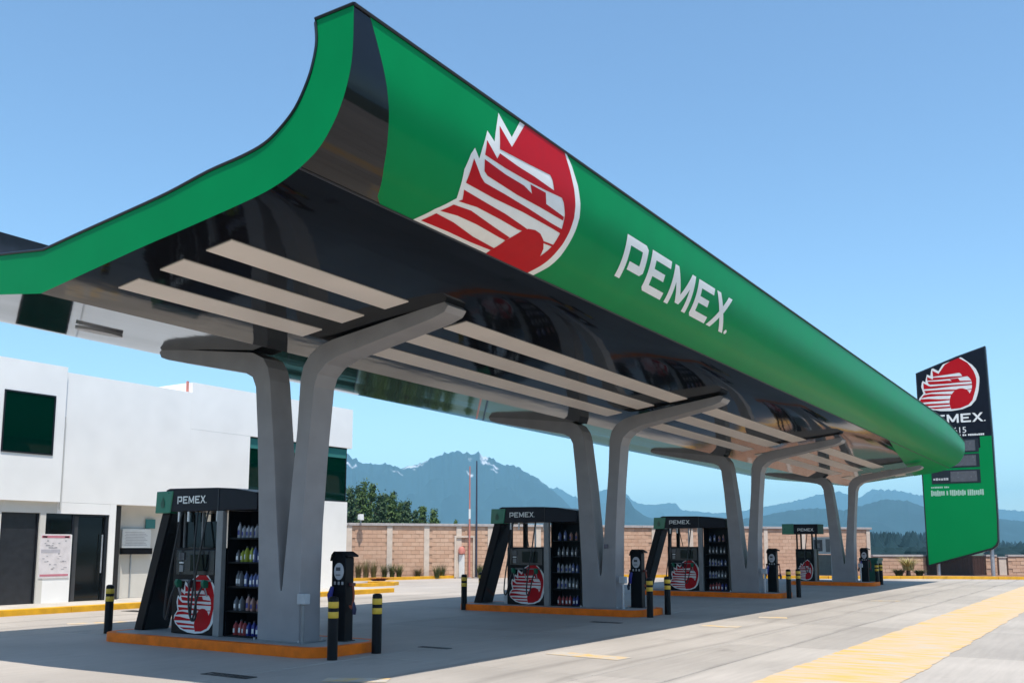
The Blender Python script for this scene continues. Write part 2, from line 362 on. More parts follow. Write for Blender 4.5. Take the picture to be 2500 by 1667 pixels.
# ------------------------------------------------------------------ ground, forecourt, mountains
g = MB().add([(-9000, -9000, -.03), (9000, -9000, -.03), (9000, 9000, -.03), (-9000, 9000, -.03)], [(0, 1, 2, 3)]).build('ground', EARTH, fixn=False)
tag(g, kind='structure')
fc = MB().box(-8, 61, -26, 36, -.3, -.018).build('forecourt', mat('joint_dirt', (.10, .09, .08), .95), fixn=True); tag(fc, kind='structure')
XS = [-8, -3.2, 1.6, 6.4, 11.2, 16.0, 20.8, 25.6, 30.4, 35.2, 40.0, 44.8, 49.6, 55.0, 61]
YS = [-26, -20, -14, -8, -3.0, 1.2, 5.0, 6.0, 9.8, 13.6, 17.4, 21.2, 24.6, 29, 36]
slabmesh = {}
for i in range(len(XS)-1):
    for j in range(len(YS)-1):
        x0, x1, y0, y1 = XS[i]+.011, XS[i+1]-.011, YS[j]+.011, YS[j+1]-.011
        key = (round(x1-x0, 3), round(y1-y0, 3))
        if key not in slabmesh:
            me = bpy.data.meshes.new('slab'); b = MB().box(0, x1-x0, 0, y1-y0, -.0175, 0)
            me.from_pydata(b.v, [], b.f); me.materials.append(CONC)
            bm = bmesh.new(); bm.from_mesh(me); bmesh.ops.recalc_face_normals(bm, faces=bm.faces)
            bmesh.ops.bevel(bm, geom=[e for e in bm.edges if all(v.co.z > -.001 for v in e.verts)], offset=.006, segments=1, affect='EDGES'); bm.to_mesh(me); bm.free()
            slabmesh[key] = me
        o = bpy.data.objects.new('slab', slabmesh[key]); col.objects.link(o); o.parent = fc
        o.location = (x0, y0, random.uniform(-.0012, .0012))
# painted lane band and faded marks
lb = MB().grid([[(x, 2.53+.05*noise.noise(Vector((x*1.3, 0, 0)))+.03*noise.noise(Vector((x*6, 0, 0))), .005), (x, 4.08+.05*noise.noise(Vector((x*1.3, 9, 0)))+.03*noise.noise(Vector((x*6, 9, 0))), .005)] for x in [3+.12*k for k in range(425)]]).build('painted_band', YPAINT, fc)
for (x0, y0, x1, y1, wd) in [(13.15, 7.75, 13.02, 6.45, .42), (19.2, 7.75, 19.3, 6.95, .40), (22.1, 7.5, 22.3, 6.9, .45), (12.3, 19.2, 13.4, 18.6, .35), (8.2, 18.2, 8.6, 16.9, .3), (9.0, 8.6, 9.4, 7.9, .35), (30.5, 6.9, 30.9, 6.1, .3)]:
    d = Vector((x1-x0, y1-y0)).normalized(); p = Vector((-d.y, d.x))*wd/2
    MB().add([(x0-p.x, y0-p.y, .005), (x1-p.x, y1-p.y, .005), (x1+p.x, y1+p.y, .005), (x0+p.x, y0+p.y, .005)], [(0, 1, 2, 3)]).build('paint_mark', YPAINT2, fc)
# floor gratings
for (x, y, a, b, lab) in [(8.62, 9.9, .10, .42, 'rusty grating slot in the concrete at the front edge of the shadow'), (12.75, 9.75, .07, .30, 'dark grating in the shaded concrete beside the nearest bollards'),
                          (18.9, 9.8, .09, .36, 'dark grating in front of the second kerbed island'), (15.6, 21.2, .18, .6, 'dark drain cover in sunlit concrete near the building kerb')]:
    t = empty('drain_grating', (x, y, 0), lab, 'drain', 'drain gratings in the forecourt')
    fr = MB()
    fr.box(-a, a, -b, -b+.04, .001, .008); fr.box(-a, a, b-.04, b, .001, .008); fr.box(-a, -a+.03, -b+.04, b-.04, .001, .008); fr.box(a-.03, a, -b+.04, b-.04, .001, .008)
    fr.build('frame', IRON, t)
    for k in range(int(2*b/.09)-1):
        box('bar', IRON, t, -a+.03, a-.03, -b+.06+k*.09, -b+.10+k*.09, .001, .007)

def ridge(name, pts, depth, m, seed, foot=.22, rough=.13):
    crest = []
    for i in range(len(pts)-1):
        (u0, v0), (u1, v1) = pts[i], pts[i+1]; n = max(2, int(abs(u1-u0)/5))
        for k in range(n):
            t = k/n; crest.append((u0+(u1-u0)*t, v0+(v1-v0)*t))
    crest.append(pts[-1])
    rows = []
    for ci, (u, v) in enumerate(crest):
        c = far_point(u, v, depth); h = max(c.z, 5)
        h *= 1+.028*noise.noise(Vector((u*.11, seed, 0)))+.026*noise.noise(Vector((u*.31, seed, 3)))
        out = Vector((c.x, c.y, 0)).normalized(); row = []
        for t in [-1, -.6, -.25, 0, .06, .13, .2, .28, .36, .45, .55, .65, .76, .88, 1]:
            p = Vector((c.x, c.y, 0))-out*(t*depth*foot)
            f = (1-abs(t))**1.25
            sp = rough*h*4*abs(t)*(1-abs(t))*(2.2*abs(noise.noise(Vector((p.x*.0035, p.y*.0035, seed))))+1.2*noise.noise(Vector((p.x*.011, p.y*.011, seed+5)))-.35)
            row.append((p.x, p.y, max(-20, h*f+sp*1.6 if abs(t) < 1 else -20)))
        rows.append(row)
    o = MB().grid(rows).build(name, m, smooth=True, fixn=False)
    return tag(o, kind='structure')
FOREST = (.012, .030, .035)
MM1 = mountain_mat('mountain_slope', FOREST, (230, 360)); MM2 = mountain_mat('hill_slope', FOREST, None)
ridge('mountain', [(560, 1190), (640, 1150), (740, 1100), (800, 1098), (845, 1108), (885, 1130), (910, 1133), (940, 1132), (965, 1139), (978, 1143), (1010, 1135), (1040, 1126), (1060, 1115), (1085, 1108), (1105, 1102), (1120, 1101), (1150, 1108), (1168, 1104), (1180, 1113), (1200, 1119), (1222, 1132), (1255, 1135), (1280, 1150), (1310, 1165), (1335, 1185), (1360, 1205), (1390, 1235), (1410, 1258), (1440, 1282), (1500, 1310), (1540, 1325)], 4300, MM1, 3.0)
ridge('mountain_range', [(1240, 1250), (1290, 1225), (1340, 1190), (1365, 1192), (1400, 1212), (1430, 1222), (1460, 1200), (1490, 1190), (1530, 1205), (1545, 1222), (1562, 1229), (1600, 1232), (1625, 1227), (1650, 1228), (1665, 1245), (1700, 1247), (1740, 1252), (1800, 1249), (1874, 1235), (1925, 1226), (1960, 1218), (1997, 1207), (2048, 1199), (2095, 1216), (2129, 1194), (2180, 1196), (2244, 1207), (2330, 1225), (2442, 1243), (2500, 1247), (2700, 1262)], 6400, MM2, 11.0)
ridge('hills', [(1500, 1200), (1533, 1215), (1548, 1240), (1580, 1262), (1640, 1270), (1720, 1274), (1800, 1268), (1874, 1256), (1925, 1246), (1985, 1240), (2060, 1245), (2110, 1232), (2160, 1218), (2215, 1222), (2270, 1242), (2340, 1258), (2440, 1266), (2500, 1272), (2700, 1292)], 3000, MM2, 21.0)
# far wood seen over the low wall: reads as one hazy mass
fw = MB()
for k in range(650):
    right = random.random() < .35
    u = random.uniform(2425, 2640) if right else random.uniform(2110, 2300)
    dd = random.uniform(330, 1300); base = far_point(u, 1331, dd); base.z = -2
    topv = (1322 if right else 1300)+random.uniform(-6, 22)+(abs(u-2440)*.05 if right else 0)
    h = far_point(u, topv, dd).z+2; r0 = random.uniform(2.5, 4.8)
    prof = [(r0*.5, 0), (r0, h*.14), (r0*.62, h*.42), (r0*.72, h*.46), (r0*.34, h*.74), (.1, h)]
    fw.lathe(prof, base, 6)
for k in range(420):                                       # scrub between the wall and the wood
    u = random.choice((random.uniform(2115, 2300), random.uniform(2425, 2680))); dd = random.uniform(95, 330); base = far_point(u, 1331, dd); base.z = -.2
    h = max(.5, far_point(u, random.uniform(1334, 1346), dd).z+.2); r0 = random.uniform(.8, 2.2)
    fw.lathe([(r0*.6, 0), (r0, h*.35), (r0*.8, h*.75), (r0*.3, h)], base, 6)
tag(fw.build('distant_wood', MM2, fixn=False), 'blue hazy conifer wood beyond the low brick wall', 'wood', kind='stuff')

# ------------------------------------------------------------------ canopy
Y0 = 11.45; XE, XF = 6.7, 47.0
LOW = smooth_curve([(0, 4.81), (1.31, 4.98), (2.09, 5.08), (2.82, 5.16), (3.81, 5.28), (4.22, 5.36), (4.53, 5.47)], 3)
FAS = smooth_curve([(4.53, 5.47), (4.78, 5.61), (4.97, 5.82), (5.10, 6.05), (5.185, 6.31), (5.22, 6.57), (5.22, 7.04)], 6)
TOP = smooth_curve([(4.69, 7.04), (4.72, 6.79), (4.68, 6.57), (4.60, 6.37), (4.44, 6.13), (4.22, 5.96), (3.99, 5.85), (3.66, 5.79), (3.12, 5.74), (2.42, 5.63), (1.66, 5.55), (.85, 5.47), (0, 5.38)], 4)
FS = [0.0]
for a, b in zip(FAS, FAS[1:]): FS.append(FS[-1]+math.hypot(b[0]-a[0], b[1]-a[1]))
FMAX = FS[-1]
def zat(X, z):
    z2 = z-.009*(X-XE)
    if X > 40:
        t = min(1, (X-40)/(XF-40)); zc = 5.47-.009*(X-XE)
        if z2 > zc: z2 = zc+(z2-zc)*(1-.26*t*t)
    return z2
def fas_at(s):
    s = max(0, min(FMAX, s))
    for i in range(len(FS)-1):
        if s <= FS[i+1]+1e-9:
            t = (s-FS[i])/(FS[i+1]-FS[i]); a, b = FAS[i], FAS[i+1]
            n = Vector((b[1]-a[1], a[0]-b[0])).normalized()
            return a[0]+(b[0]-a[0])*t, a[1]+(b[1]-a[1])*t, n
def fas_pos(X, s, off=0.0, side=-1):
    h, z, n = fas_at(s); return Vector((X, Y0+side*(h+n.x*off), zat(X, z)+n.y*off))
def lens_x(s):
    pts = [(0, 7.95), (.09, 7.81), (.43, 7.59), (.75, 7.44), (1.0, 7.34), (1.32, 7.19), (1.62, 7.05), (2.0, 6.86)]
    for (a, x), (b, y) in zip(pts, pts[1:]):
        if s <= b: return x+(y-x)*(s-a)/(b-a)
    return pts[-1][1]
canopy = empty('canopy', (27, Y0, 0), 'long gull winged green canopy with black gloss underside and curved fascia', 'canopy')
OFF = Vector((-27, -Y0, 0))
def cbuild(mb, name, m, smooth=True, parent=canopy):
    o = mb.build(name, m, parent, smooth=smooth, fixn=False); o.matrix_parent_inverse = Matrix.Translation(OFF); return o
XST = [XE+(XF-XE)*k/56 for k in range(57)]
def sec(X, pts, side): return [(X, Y0+side*h, zat(X, z)) for h, z in pts]
for side in (-1, 1):
    cbuild(MB().grid([sec(X, LOW, side) for X in XST]), 'soffit', SOFF)
    ss = [FMAX*k/40 for k in range(41)]
    rows = [[tuple(fas_pos(lens_x(s)+(XF-lens_x(s))*k/60, s, 0, side)) for s in ss] for k in range(61)]
    cbuild(MB().grid(rows), 'fascia', GREEN)
    rows = [[tuple(fas_pos(XE+(lens_x(s)-XE)*k/4, s, 0, side)) for s in ss] for k in range(5)]
    cbuild(MB().grid(rows), 'end_panel', SOFF)
    # upper side of the wing and the fascia's flat top edge
    cbuild(MB().grid([sec(X, [FAS[-1]]+TOP, side) for X in XST]), 'roof_skin', ROOFM)
    # dark trims: along the fascia top, the fascia foot and the end edge
    for nm, s0, r in (('top_trim', FMAX, .022), ('foot_trim', 0.0, .014)):
        cbuild(MB().tube([fas_pos(X, s0, .004, side) for X in XST], r, 6), nm, TRIM)
# end faces
def resample(pts, n):
    L = [0]
    for a, b in zip(pts, pts[1:]): L.append(L[-1]+math.hypot(b[0]-a[0], b[1]-a[1]))
    out = []
    for k in range(n+1):
        t = L[-1]*k/n
        for i in range(len(L)-1):
            if t <= L[i+1]+1e-9:
                f = (t-L[i])/(L[i+1]-L[i]+1e-12); out.append((pts[i][0]+(pts[i+1][0]-pts[i][0])*f, pts[i][1]+(pts[i+1][1]-pts[i][1])*f)); break
    return out
lo = resample(LOW+FAS[1:], 60); tp = resample(list(reversed(TOP)), 60)
for X, nm in ((XE, 'end_fascia'), (XF, 'end_fascia')):
    mb = MB()
    for side in (-1, 1): mb.grid([[(X, Y0+side*a[0], zat(X, a[1])), (X, Y0+side*b[0], zat(X, b[1]))] for a, b in zip(lo, tp)])
    cbuild(mb, nm, GREEN, smooth=False)
    sgn = -1 if X == XE else 1
    for side in (-1, 1):
        cbuild(MB().tube([(X+.002*sgn, Y0+side*h, zat(X, z)+.004) for h, z in [FAS[-1]]+TOP], .019, 6), 'end_trim', TRIM)
# green wedge lining the underside at the far end
def low_z(h):
    for a, b in zip(LOW, LOW[1:]):
        if h <= b[0]: return a[1]+(b[1]-a[1])*(h-a[0])/(b[0]-a[0])
    return LOW[-1][1]
rows = []
for k in range(15):
    X = 34.5+(XF-34.5)*k/14; h0 = 4.53-1.5*k/14
    rows.append([(X, Y0-(h0+(4.53-h0)*q/8), zat(X, low_z(h0+(4.53-h0)*q/8))-.012) for q in range(9)])
cbuild(MB().grid(rows), 'corner_lining', GREEN)
# pale strip panels in the underside
def strip(x0, x1, h0, h1, side):
    mb = MB(); n = max(2, int((x1-x0)/1.0)); m_ = 4
    rows = [[(x0+(x1-x0)*k/n, Y0+side*(h0+(h1-h0)*q/m_), zat(x0+(x1-x0)*k/n, low_z(h0+(h1-h0)*q/m_))-.014) for q in range(m_+1)] for k in range(n+1)]
    mb.grid(rows)
    e = [[(p[0], p[1], p[2]+.02) for p in r] for r in rows]
    for a, b in ((rows[0], e[0]), (rows[-1], e[-1])): mb.grid([a, b])
    for q in (0, m_): mb.grid([[r[q] for r in rows], [r[q] for r in e]])
    cbuild(mb, 'strip_panel', STRIP, smooth=False)
COLX = [10.92, 20.96, 30.54, 41.6]; COLY = [11.45, 11.05, 10.78, 10.42]
spans = [(7.26, 10.50)]+[(COLX[i]+1.0, COLX[i+1]-.2) for i in range(3)]+[(42.9, 46.0)]
for x0, x1 in spans:
    for h0, h1 in ((2.44, 2.88), (1.60, 2.04), (.78, 1.19)):
        strip(x0, x1, h0, h1, -1)
lf = MB()
for q in range(1): lf.prism([(9.05+.42*math.cos(a), Y0+2.28+.10*math.sin(a)) for a in [2*math.pi*k/20 for k in range(20)]], 'z', 5.02, 5.07)
cbuild(lf, 'light_fitting', METAL, smooth=False)
# emblem and lettering on the big fascia
cuts = [FMAX*k/34 for k in range(1, 34)]
def on_fascia(off): return lambda u, v: fas_pos(u, v*FMAX/1.84, off)-Vector((0, 0, 0))
wp, rp = emblem_polys(False)
for nm, m_, polys, off in (('emblem_outline', WHITE, wp, .005), ('emblem_field', RED, rp, .009)):
    o = flat_print(nm, m_, canopy, polys, on_fascia(off), cuts); o.matrix_parent_inverse = Matrix.Translation(OFF)
kx = 4.72/WORD_W
for pl, (ch, dx) in zip(word_polys(), WORD+[('dot', 0)]):
    o = flat_print('letter' if ch != 'dot' else 'letter_dot', WHITE, canopy, [[(12.9+x*kx, .57+y*.67) for x, y in pl]], on_fascia(.007), cuts)
    o.matrix_parent_inverse = Matrix.Translation(OFF)

# ------------------------------------------------------------------ columns
VSHAPE = [(10.99, .15), (11.0, 1.0), (10.98, 2.0), (10.90, 3.2), (10.81, 4.15), (10.74, 4.34), (10.57, 4.49), (10.27, 4.60), (8.45, 4.95), (8.24, 5.02), (8.17, 5.11), (8.25, 5.18),
          (10.45, 4.87), (10.72, 4.80), (10.93, 4.68), (11.06, 4.51), (11.12, 4.30), (11.16, 3.48), (11.25, 2.51), (11.385, 1.0), (11.40, .94), (11.42, .94), (11.435, 1.0), (11.54, 1.87), (11.67, 3.18), (11.82, 4.35), (11.88, 4.57), (12.0, 4.74), (12.26, 4.86),
          (14.42, 5.16), (14.62, 5.20), (14.72, 5.13), (14.66, 5.03), (14.48, 4.97), (12.42, 4.53), (12.24, 4.44), (12.15, 4.26), (12.07, 3.5), (12.0, 2.53), (11.93, 1.2), (11.91, .15)]
ORD = ['nearest', 'second', 'third', 'farthest']
def column(i):
    zs = (5.16-.010*(COLX[i]-10.9))/5.16
    t = empty('canopy_column', (COLX[i], COLY[i], .0), ['grey V shaped steel column on the nearest island', 'grey V shaped column on the second island from the camera', 'grey V shaped column on the third island from the camera', 'grey V shaped column on the farthest island'][i], 'column', 'columns carrying the canopy')
    MB().prism([((y-Y0), .15+(z-.15)*zs) for y, z in VSHAPE], 'x', 0, .46).build('shaft', GREY, t, smooth=False, bevel=.03)
    MB().box(-.06, .52, -.54, .54, .152, .17).build('base_plate', GREY2, t, bevel=.004)
    for y in (-.49, .49):
        for x in (-.03, .49): MB().lathe([(.018, 0), (.018, .03)], (x, y, .17), 6).build('anchor_bolt', METAL, t)
    if i == 1:
        box('switch_box', mat('grey_box', (.13, .12, .15), .5), t, -.03, 0.0, -.26, -.16, 1.58, 1.68, bevel=.004)
    return t
for i in range(4): column(i)

# ------------------------------------------------------------------ islands
def rounded(x0, x1, y0, y1, r, n=7):
    out = []
    for cx_, cy_, a0 in ((x1-r, y1-r, 0), (x0+r, y1-r, 90), (x0+r, y0+r, 180), (x1-r, y0+r, 270)):
        for k in range(n+1):
            a = R(a0+90*k/n); out.append((cx_+r*math.cos(a), cy_+r*math.sin(a)))
    return out
LISL = ['orange kerbed pump island nearest the camera', 'orange kerbed pump island second from the camera', 'orange kerbed pump island third from the camera', 'orange kerbed pump island farthest away, before the sign']
for i in range(4):
    t = empty('pump_island', (COLX[i], COLY[i], 0), LISL[i], 'island', 'pump islands under the canopy')
    y1 = 4.02 if i < 3 else 2.2
    outer = rounded(-.44, 1.22, -1.26, y1, .42); inner = rounded(-.30, 1.08, -1.12, y1-.14, .30)
    n = len(outer); mb = MB()
    vs = [(x, y, 0) for x, y in outer]+[(x, y, .135) for x, y in outer]+[(x*.985, y*.996, .152) for x, y in outer]+[(x, y, .152) for x, y in inner]
    mb.add(vs, [(r_*n+k, r_*n+(k+1) % n, (r_+1)*n+(k+1) % n, (r_+1)*n+k) for r_ in range(3) for k in range(n)])
    mb.build('kerb', ORANGE, t, smooth=True)
    MB().prism(inner, 'z', .02, .1505).build('deck', CONC_B, t)

# ------------------------------------------------------------------ dispensers
def bent_tube(pts, r, k=6, n=8): return MB().tube(smooth_curve(pts, k), r, n)
def header_print(parent, x, ya, yb, z0, z1, m=WHITE):
    kx_ = (ya-yb)/WORD_W
    for pl, (ch, dx) in zip(word_polys(), WORD+[('dot', 0)]):
        flat_print('letter' if ch != 'dot' else 'letter_dot', m, parent, [pl], lambda u, v: Vector((x, ya-u*kx_, z0+v*(z1-z0))))
LD = ['black fuel dispenser with dark screens and hanging hoses on the nearest island', 'black fuel dispenser with see through window on the second island', 'black fuel dispenser with see through window on the third island']
def dispenser(i):
    t = empty('fuel_dispenser', (COLX[i]+.02, COLY[i], 0), LD[i], 'fuel dispenser', 'fuel dispensers on the islands')
    b = box('cabinet', BLACK, t, .10, .95, 1.55, 2.74, .155, 1.61, bevel=.012)
    box('plinth', IRON, t, .13, .92, 1.58, 2.71, .1506, .154)
    for x in (.12, .85):
        box('upright', BLACK, t, x, x+.08, 2.62, 2.73, 1.61, 2.23, bevel=.006)
        box('upright', BLACK, t, x, x+.08, 1.56, 1.64, 1.61, 2.23, bevel=.006)
    box('upright', METAL, t, .46, .50, 2.10, 2.13, 1.61, 2.23)
    # header: sloping at its inner end
    hd = MB().prism([(2.95, 2.235), (2.95, 2.62), (2.86, 2.645), (1.62, 2.625), (1.2, 2.60), (.66, 2.52), (.62, 2.48), (.62, 2.235)], 'x', .03, 1.02).build('header', NAVY, t, bevel=.012)
    box('seam', TRIM, hd, .022, .03, 1.55, 1.57, 2.24, 2.62)
    header_print(hd, .022, 2.62, 1.86, 2.37, 2.50)
    gb = MB().prism([(2.80, 2.215), (2.74, 2.60), (3.19, 2.60), (3.21, 2.215)], 'x', .015, 1.035).build('header_end', GREEN2, t, bevel=.012)
    # drop mark on the green end
    drop = [(3.0+.055*math.sin(a)*(1 if abs(a) > 0 else 1), 2.37-.07*math.cos(a)) for a in [R(-130+20*k) for k in range(14)]]+[(3.0, 2.50)]
    flat_print('drop_mark', mat('deep_green', (.0, .085, .045), .4), gb, [drop], lambda u, v: Vector((.008, u, v)))
    # grey pilaster and bottle cabinet
    box('pilaster', GREY2, t, .04, .14, 1.45, 1.60, .152, 2.233, bevel=.01)
    box('shelf_back', BLACK, t, .62, .66, .60, 1.45, .152, 2.233)
    box('shelf_side', BLACK, t, .16, .62, .60, .63, .152, 2.233); box('shelf_side', BLACK, t, .16, .62, 1.42, 1.45, .152, 2.233)
    for z in SHZ: box('shelf', BLACK, t, .16, .619, .631, 1.419, z-.025, z)
    # leaning leg
    lg = MB().prism([(3.62, .152), (3.84, .152), (3.19, 2.235), (2.97, 2.235)], 'x', .16, .74).build('leaning_leg', BLACK, t, bevel=.01)
    MB().prism([(3.60, .156), (3.632, .156), (2.992, 2.228), (2.96, 2.228)], 'x', .20, .70).build('leg_panel', mat('satin_black', (.014, .014, .016), .18), lg)
    # emblem on the lower front
    wpf, rpf = emblem_polys(True)
    mp = lambda off: (lambda u, v: Vector((.10-off, 2.70-(u-8.55)*.385, .35+(v)*.40)))
    flat_print('emblem_outline', WHITE, b, wpf, mp(.004)); flat_print('emblem_field', RED, b, rpf, mp(.008))
    # front fittings
    pnl = box('control_panel', mat('control_black', (.02, .021, .024), .2), t, .075, .10, 1.66, 2.64, 1.15, 1.57, bevel=.008)
    if True:
        box('card_reader', SCREEN, pnl, .055, .075, 2.42, 2.56, 1.40, 1.53, bevel=.005)
        box('keypad', GREY2, pnl, .058, .075, 2.44, 2.54, 1.20, 1.32, bevel=.004)
        box('display', GLASSD, pnl, .062, .075, 1.80, 2.26, 1.22, 1.50, bevel=.004)
        box('slot', WHITE, pnl, .060, .075, 2.44, 2.54, 1.345, 1.37)
    box('holster_rail', GREY2, t, .06, .10, 1.70, 2.60, 1.045, 1.07, bevel=.004)
    for k, y in enumerate((2.50, 2.16, 1.82)):
        nz = MB().prism([(-.04, -.04), (.05, -.04), (.06, .02), (.05, .08), (-.03, .10), (-.06, .05)], 'y', y-.035, y+.035)
        nz.v = [(v[0]+.02, v[1], v[2]+.98) for v in nz.v]
        no = nz.build('nozzle', [mat('nozzle_green', (.0, .12, .06), .4), mat('nozzle_black', (.02, .02, .022), .4), mat('nozzle_green', (0, 0, 0))][k], t, bevel=.008)
        MB().tube([(.03, y, .94), (.06, y, .86), (.08, y, .80)], .013, 6).build('spout', METAL, no)
        sw = (-1)**k*.12
        if k == 1 and i: continue
        bent_tube([(.0, y, 1.02), (-.07, y+sw*.5, .78), (-.08, y+sw, .50), (-.06, y+sw*1.5, .40), (-.05, y+sw*2, .50), (-.05, y+sw*1.6, .95), (-.02, y+sw*.8, 1.55), (.05, y+sw*.4, 2.1), (.08, y+sw*.3, 2.236)], .017).build('hose', HOSE, t, smooth=True)
    for y in (2.60, 1.60, 2.35): box('hose_hanger', WHITE, t, .045, .07, y-.018, y+.018, 2.06, 2.232)
    if i == 0:
        box('screen', GLASSD, t, .20, .26, 2.14, 2.615, 1.612, 2.228, bevel=.004); box('screen', GLASSD, t, .20, .26, 1.645, 2.095, 1.612, 2.06, bevel=.004)
        for y in (2.12, 2.60): box('screen_edge', GREY2, t, .17, .20, y-.012, y+.012, 1.62, 2.228)
    else:
        for y, yy in ((2.50, 2.36), ):
            MB().tube([(.55, y, 2.23), (.55, yy, 1.62)], .014, 6).build('hose', HOSE, t)
    # waste bin hint on the far side: squeegee tub
    box('wiper_tub', mat('tub_white', (.55, .56, .57), .5), t, .3, .5, 2.80, 2.98, .152, .50, bevel=.01)
    for z in (1.8, 1.5): box('side_tag', mat('tub_white', (.5, .5, .5), .5), t, .30, .36, 2.742, 2.75, z, z+.12)
    return t
SHZ = [.18, .58, .98, 1.38, 1.78]
for i in range(3): dispenser(i)
# farthest dispenser: free-standing header on thin posts, seen without leaning leg
t = empty('fuel_dispenser', (COLX[3]+.02, COLY[3], 0), 'black fuel dispenser with wide header on thin posts on the farthest island', 'fuel dispenser', 'fuel dispensers on the islands')
b = box('cabinet', BLACK, t, .10, .85, 1.25, 2.02, .155, 1.50, bevel=.012)
box('plinth', IRON, t, .13, .82, 1.28, 1.99, .1506, .154)
for x in (.14, .75):
    for y in (1.28, 1.93): box('upright', BLACK, t, x, x+.06, y, y+.06, 1.50, 2.14)
hd = box('header', NAVY, t, .03, .95, 1.02, 2.05, 2.14, 2.56, bevel=.012)
header_print(hd, .022, 1.88, 1.18, 2.26, 2.38)
gb = box('header_end', GREEN2, t, .02, .96, 2.053, 2.55, 2.125, 2.575, bevel=.01)
wpf, rpf = emblem_polys(True)
mp = lambda off: (lambda u, v: Vector((.10-off, 2.0-(u-8.55)*.245, .33+v*.33)))
flat_print('emblem_outline', WHITE, b, wpf, mp(.004)); flat_print('emblem_field', RED, b, rpf, mp(.008))
box('control_panel', GLASSD, t, .08, .10, 1.34, 1.93, 1.12, 1.42, bevel=.006)
bent_tube([(.05, 1.4, 1.0), (-.04, 1.45, .6), (-.03, 1.55, .55), (.0, 1.6, 1.2), (.1, 1.5, 2.13)], .018).build('hose', HOSE, t, smooth=True)
box('pilaster', GREY2, t, .06, .14, 1.14, 1.22, .152, 1.50, bevel=.008)

# bottles on the shelves: each one stands by itself
BC = {'white': (.36, .37, .40), 'lime': (.30, .34, .03), 'pale_blue': (.10, .13, .30), 'red': (.34, .05, .05), 'dark_blue': (.02, .025, .20), 'grey': (.13, .135, .15), 'cream': (.40, .22, .18)}
BM = {k: mat('bottle_'+k, v, .35, var=.1, scale=20) for k, v in BC.items()}
CAPM = mat('bottle_cap', (.05, .05, .06), .4)
bmesh_cache = {}
def bottle(c, s):
    key = (c, s)
    if key not in bmesh_cache:
        body = MB(); w_, d_, h_ = .044*s, .032*s, .25*s
        rings = [(1, 0), (1.03, .02), (1.03, .62), (.9, .74), (.42, .86), (.40, .93)]
        pts = [[(w_*k*math.copysign(abs(math.cos(a))**.6, math.cos(a)), d_*k*math.copysign(abs(math.sin(a))**.6, math.sin(a)), h_*z) for a in [2*math.pi*q/10 for q in range(10)]] for k, z in rings]
        vs = [p for r in pts for p in r]
        fs = [(r*10+k, r*10+(k+1) % 10, (r+1)*10+(k+1) % 10, (r+1)*10+k) for r in range(5) for k in range(10)]+[tuple(range(9, -1, -1))]
        body.add(vs, fs)
        cap = MB().lathe([(.016*s, h_*.93), (.016*s, h_*1.03), (.012*s, h_*1.04)], (0, 0, 0), 8)
        lab = MB().box(-.001, .001, -.03, .03, 0, 1)
        bo = body.build('oil_bottle', BM[c], smooth=True); co = cap.build('cap', CAPM, bo)
        bl = MB().box(-w_*1.05, -w_*1.038, -d_*.62, d_*.62, h_*.18, h_*.5).build('label_patch', WHITE if c not in ('white', 'cream') else BM['dark_blue'], bo)
        bmesh_cache[key] = bo; return bo
    return copy_tree(bmesh_cache[key])
ROWS = [[('red', 'dark red', 3), ('dark_blue', 'dark blue', 3)], [('grey', 'grey', 2), ('cream', 'pale red', 3)], [('grey', 'grey', 2), ('pale_blue', 'pale blue', 4)], [('grey', 'grey', 1), ('lime', 'lime green', 3), ('pale_blue', 'bluish', 2)], [('white', 'white', 6)]]
ROWS2 = [[('red', 'dark red', 4), ('dark_blue', 'dark blue', 2)], [('white', 'white', 3), ('grey', 'grey', 3)], [('white', 'white', 4), ('pale_blue', 'bluish', 2)], [('grey', 'grey', 5)], [('pale_blue', 'bluish', 2), ('cream', 'pinkish', 2)]]
SHN = ['bottom', 'second lowest', 'middle', 'second highest', 'top']
PN = ['nearest', 'second', 'third']
for i in range(3):
    for r_, row in enumerate(ROWS if i == 0 else ROWS2):
        tot = sum(q[2] for q in row); k = 0
        for c, nm, cnt in row:
            for q in range(cnt):
                o = bottle(c, 1.05 if r_ in (0, 1) else .95)
                y = 1.34-.64*(k+.5)/tot+random.uniform(-.012, .012); k += 1
                o.location = (COLX[i]+.02+.27+random.uniform(-.015, .015), COLY[i]+y, SHZ[r_]+.0005)
                o.rotation_euler = (0, 0, random.uniform(-.3, .3)); kq = random.uniform(.80, 1.08); o.scale = (random.uniform(.9, 1.05), 1, kq)
                tag(o, f'{nm} bottle on the {SHN[r_]} shelf of the {PN[i]} dispenser', 'bottle', f'{nm} bottles, {SHN[r_]} shelf, {PN[i]} dispenser')

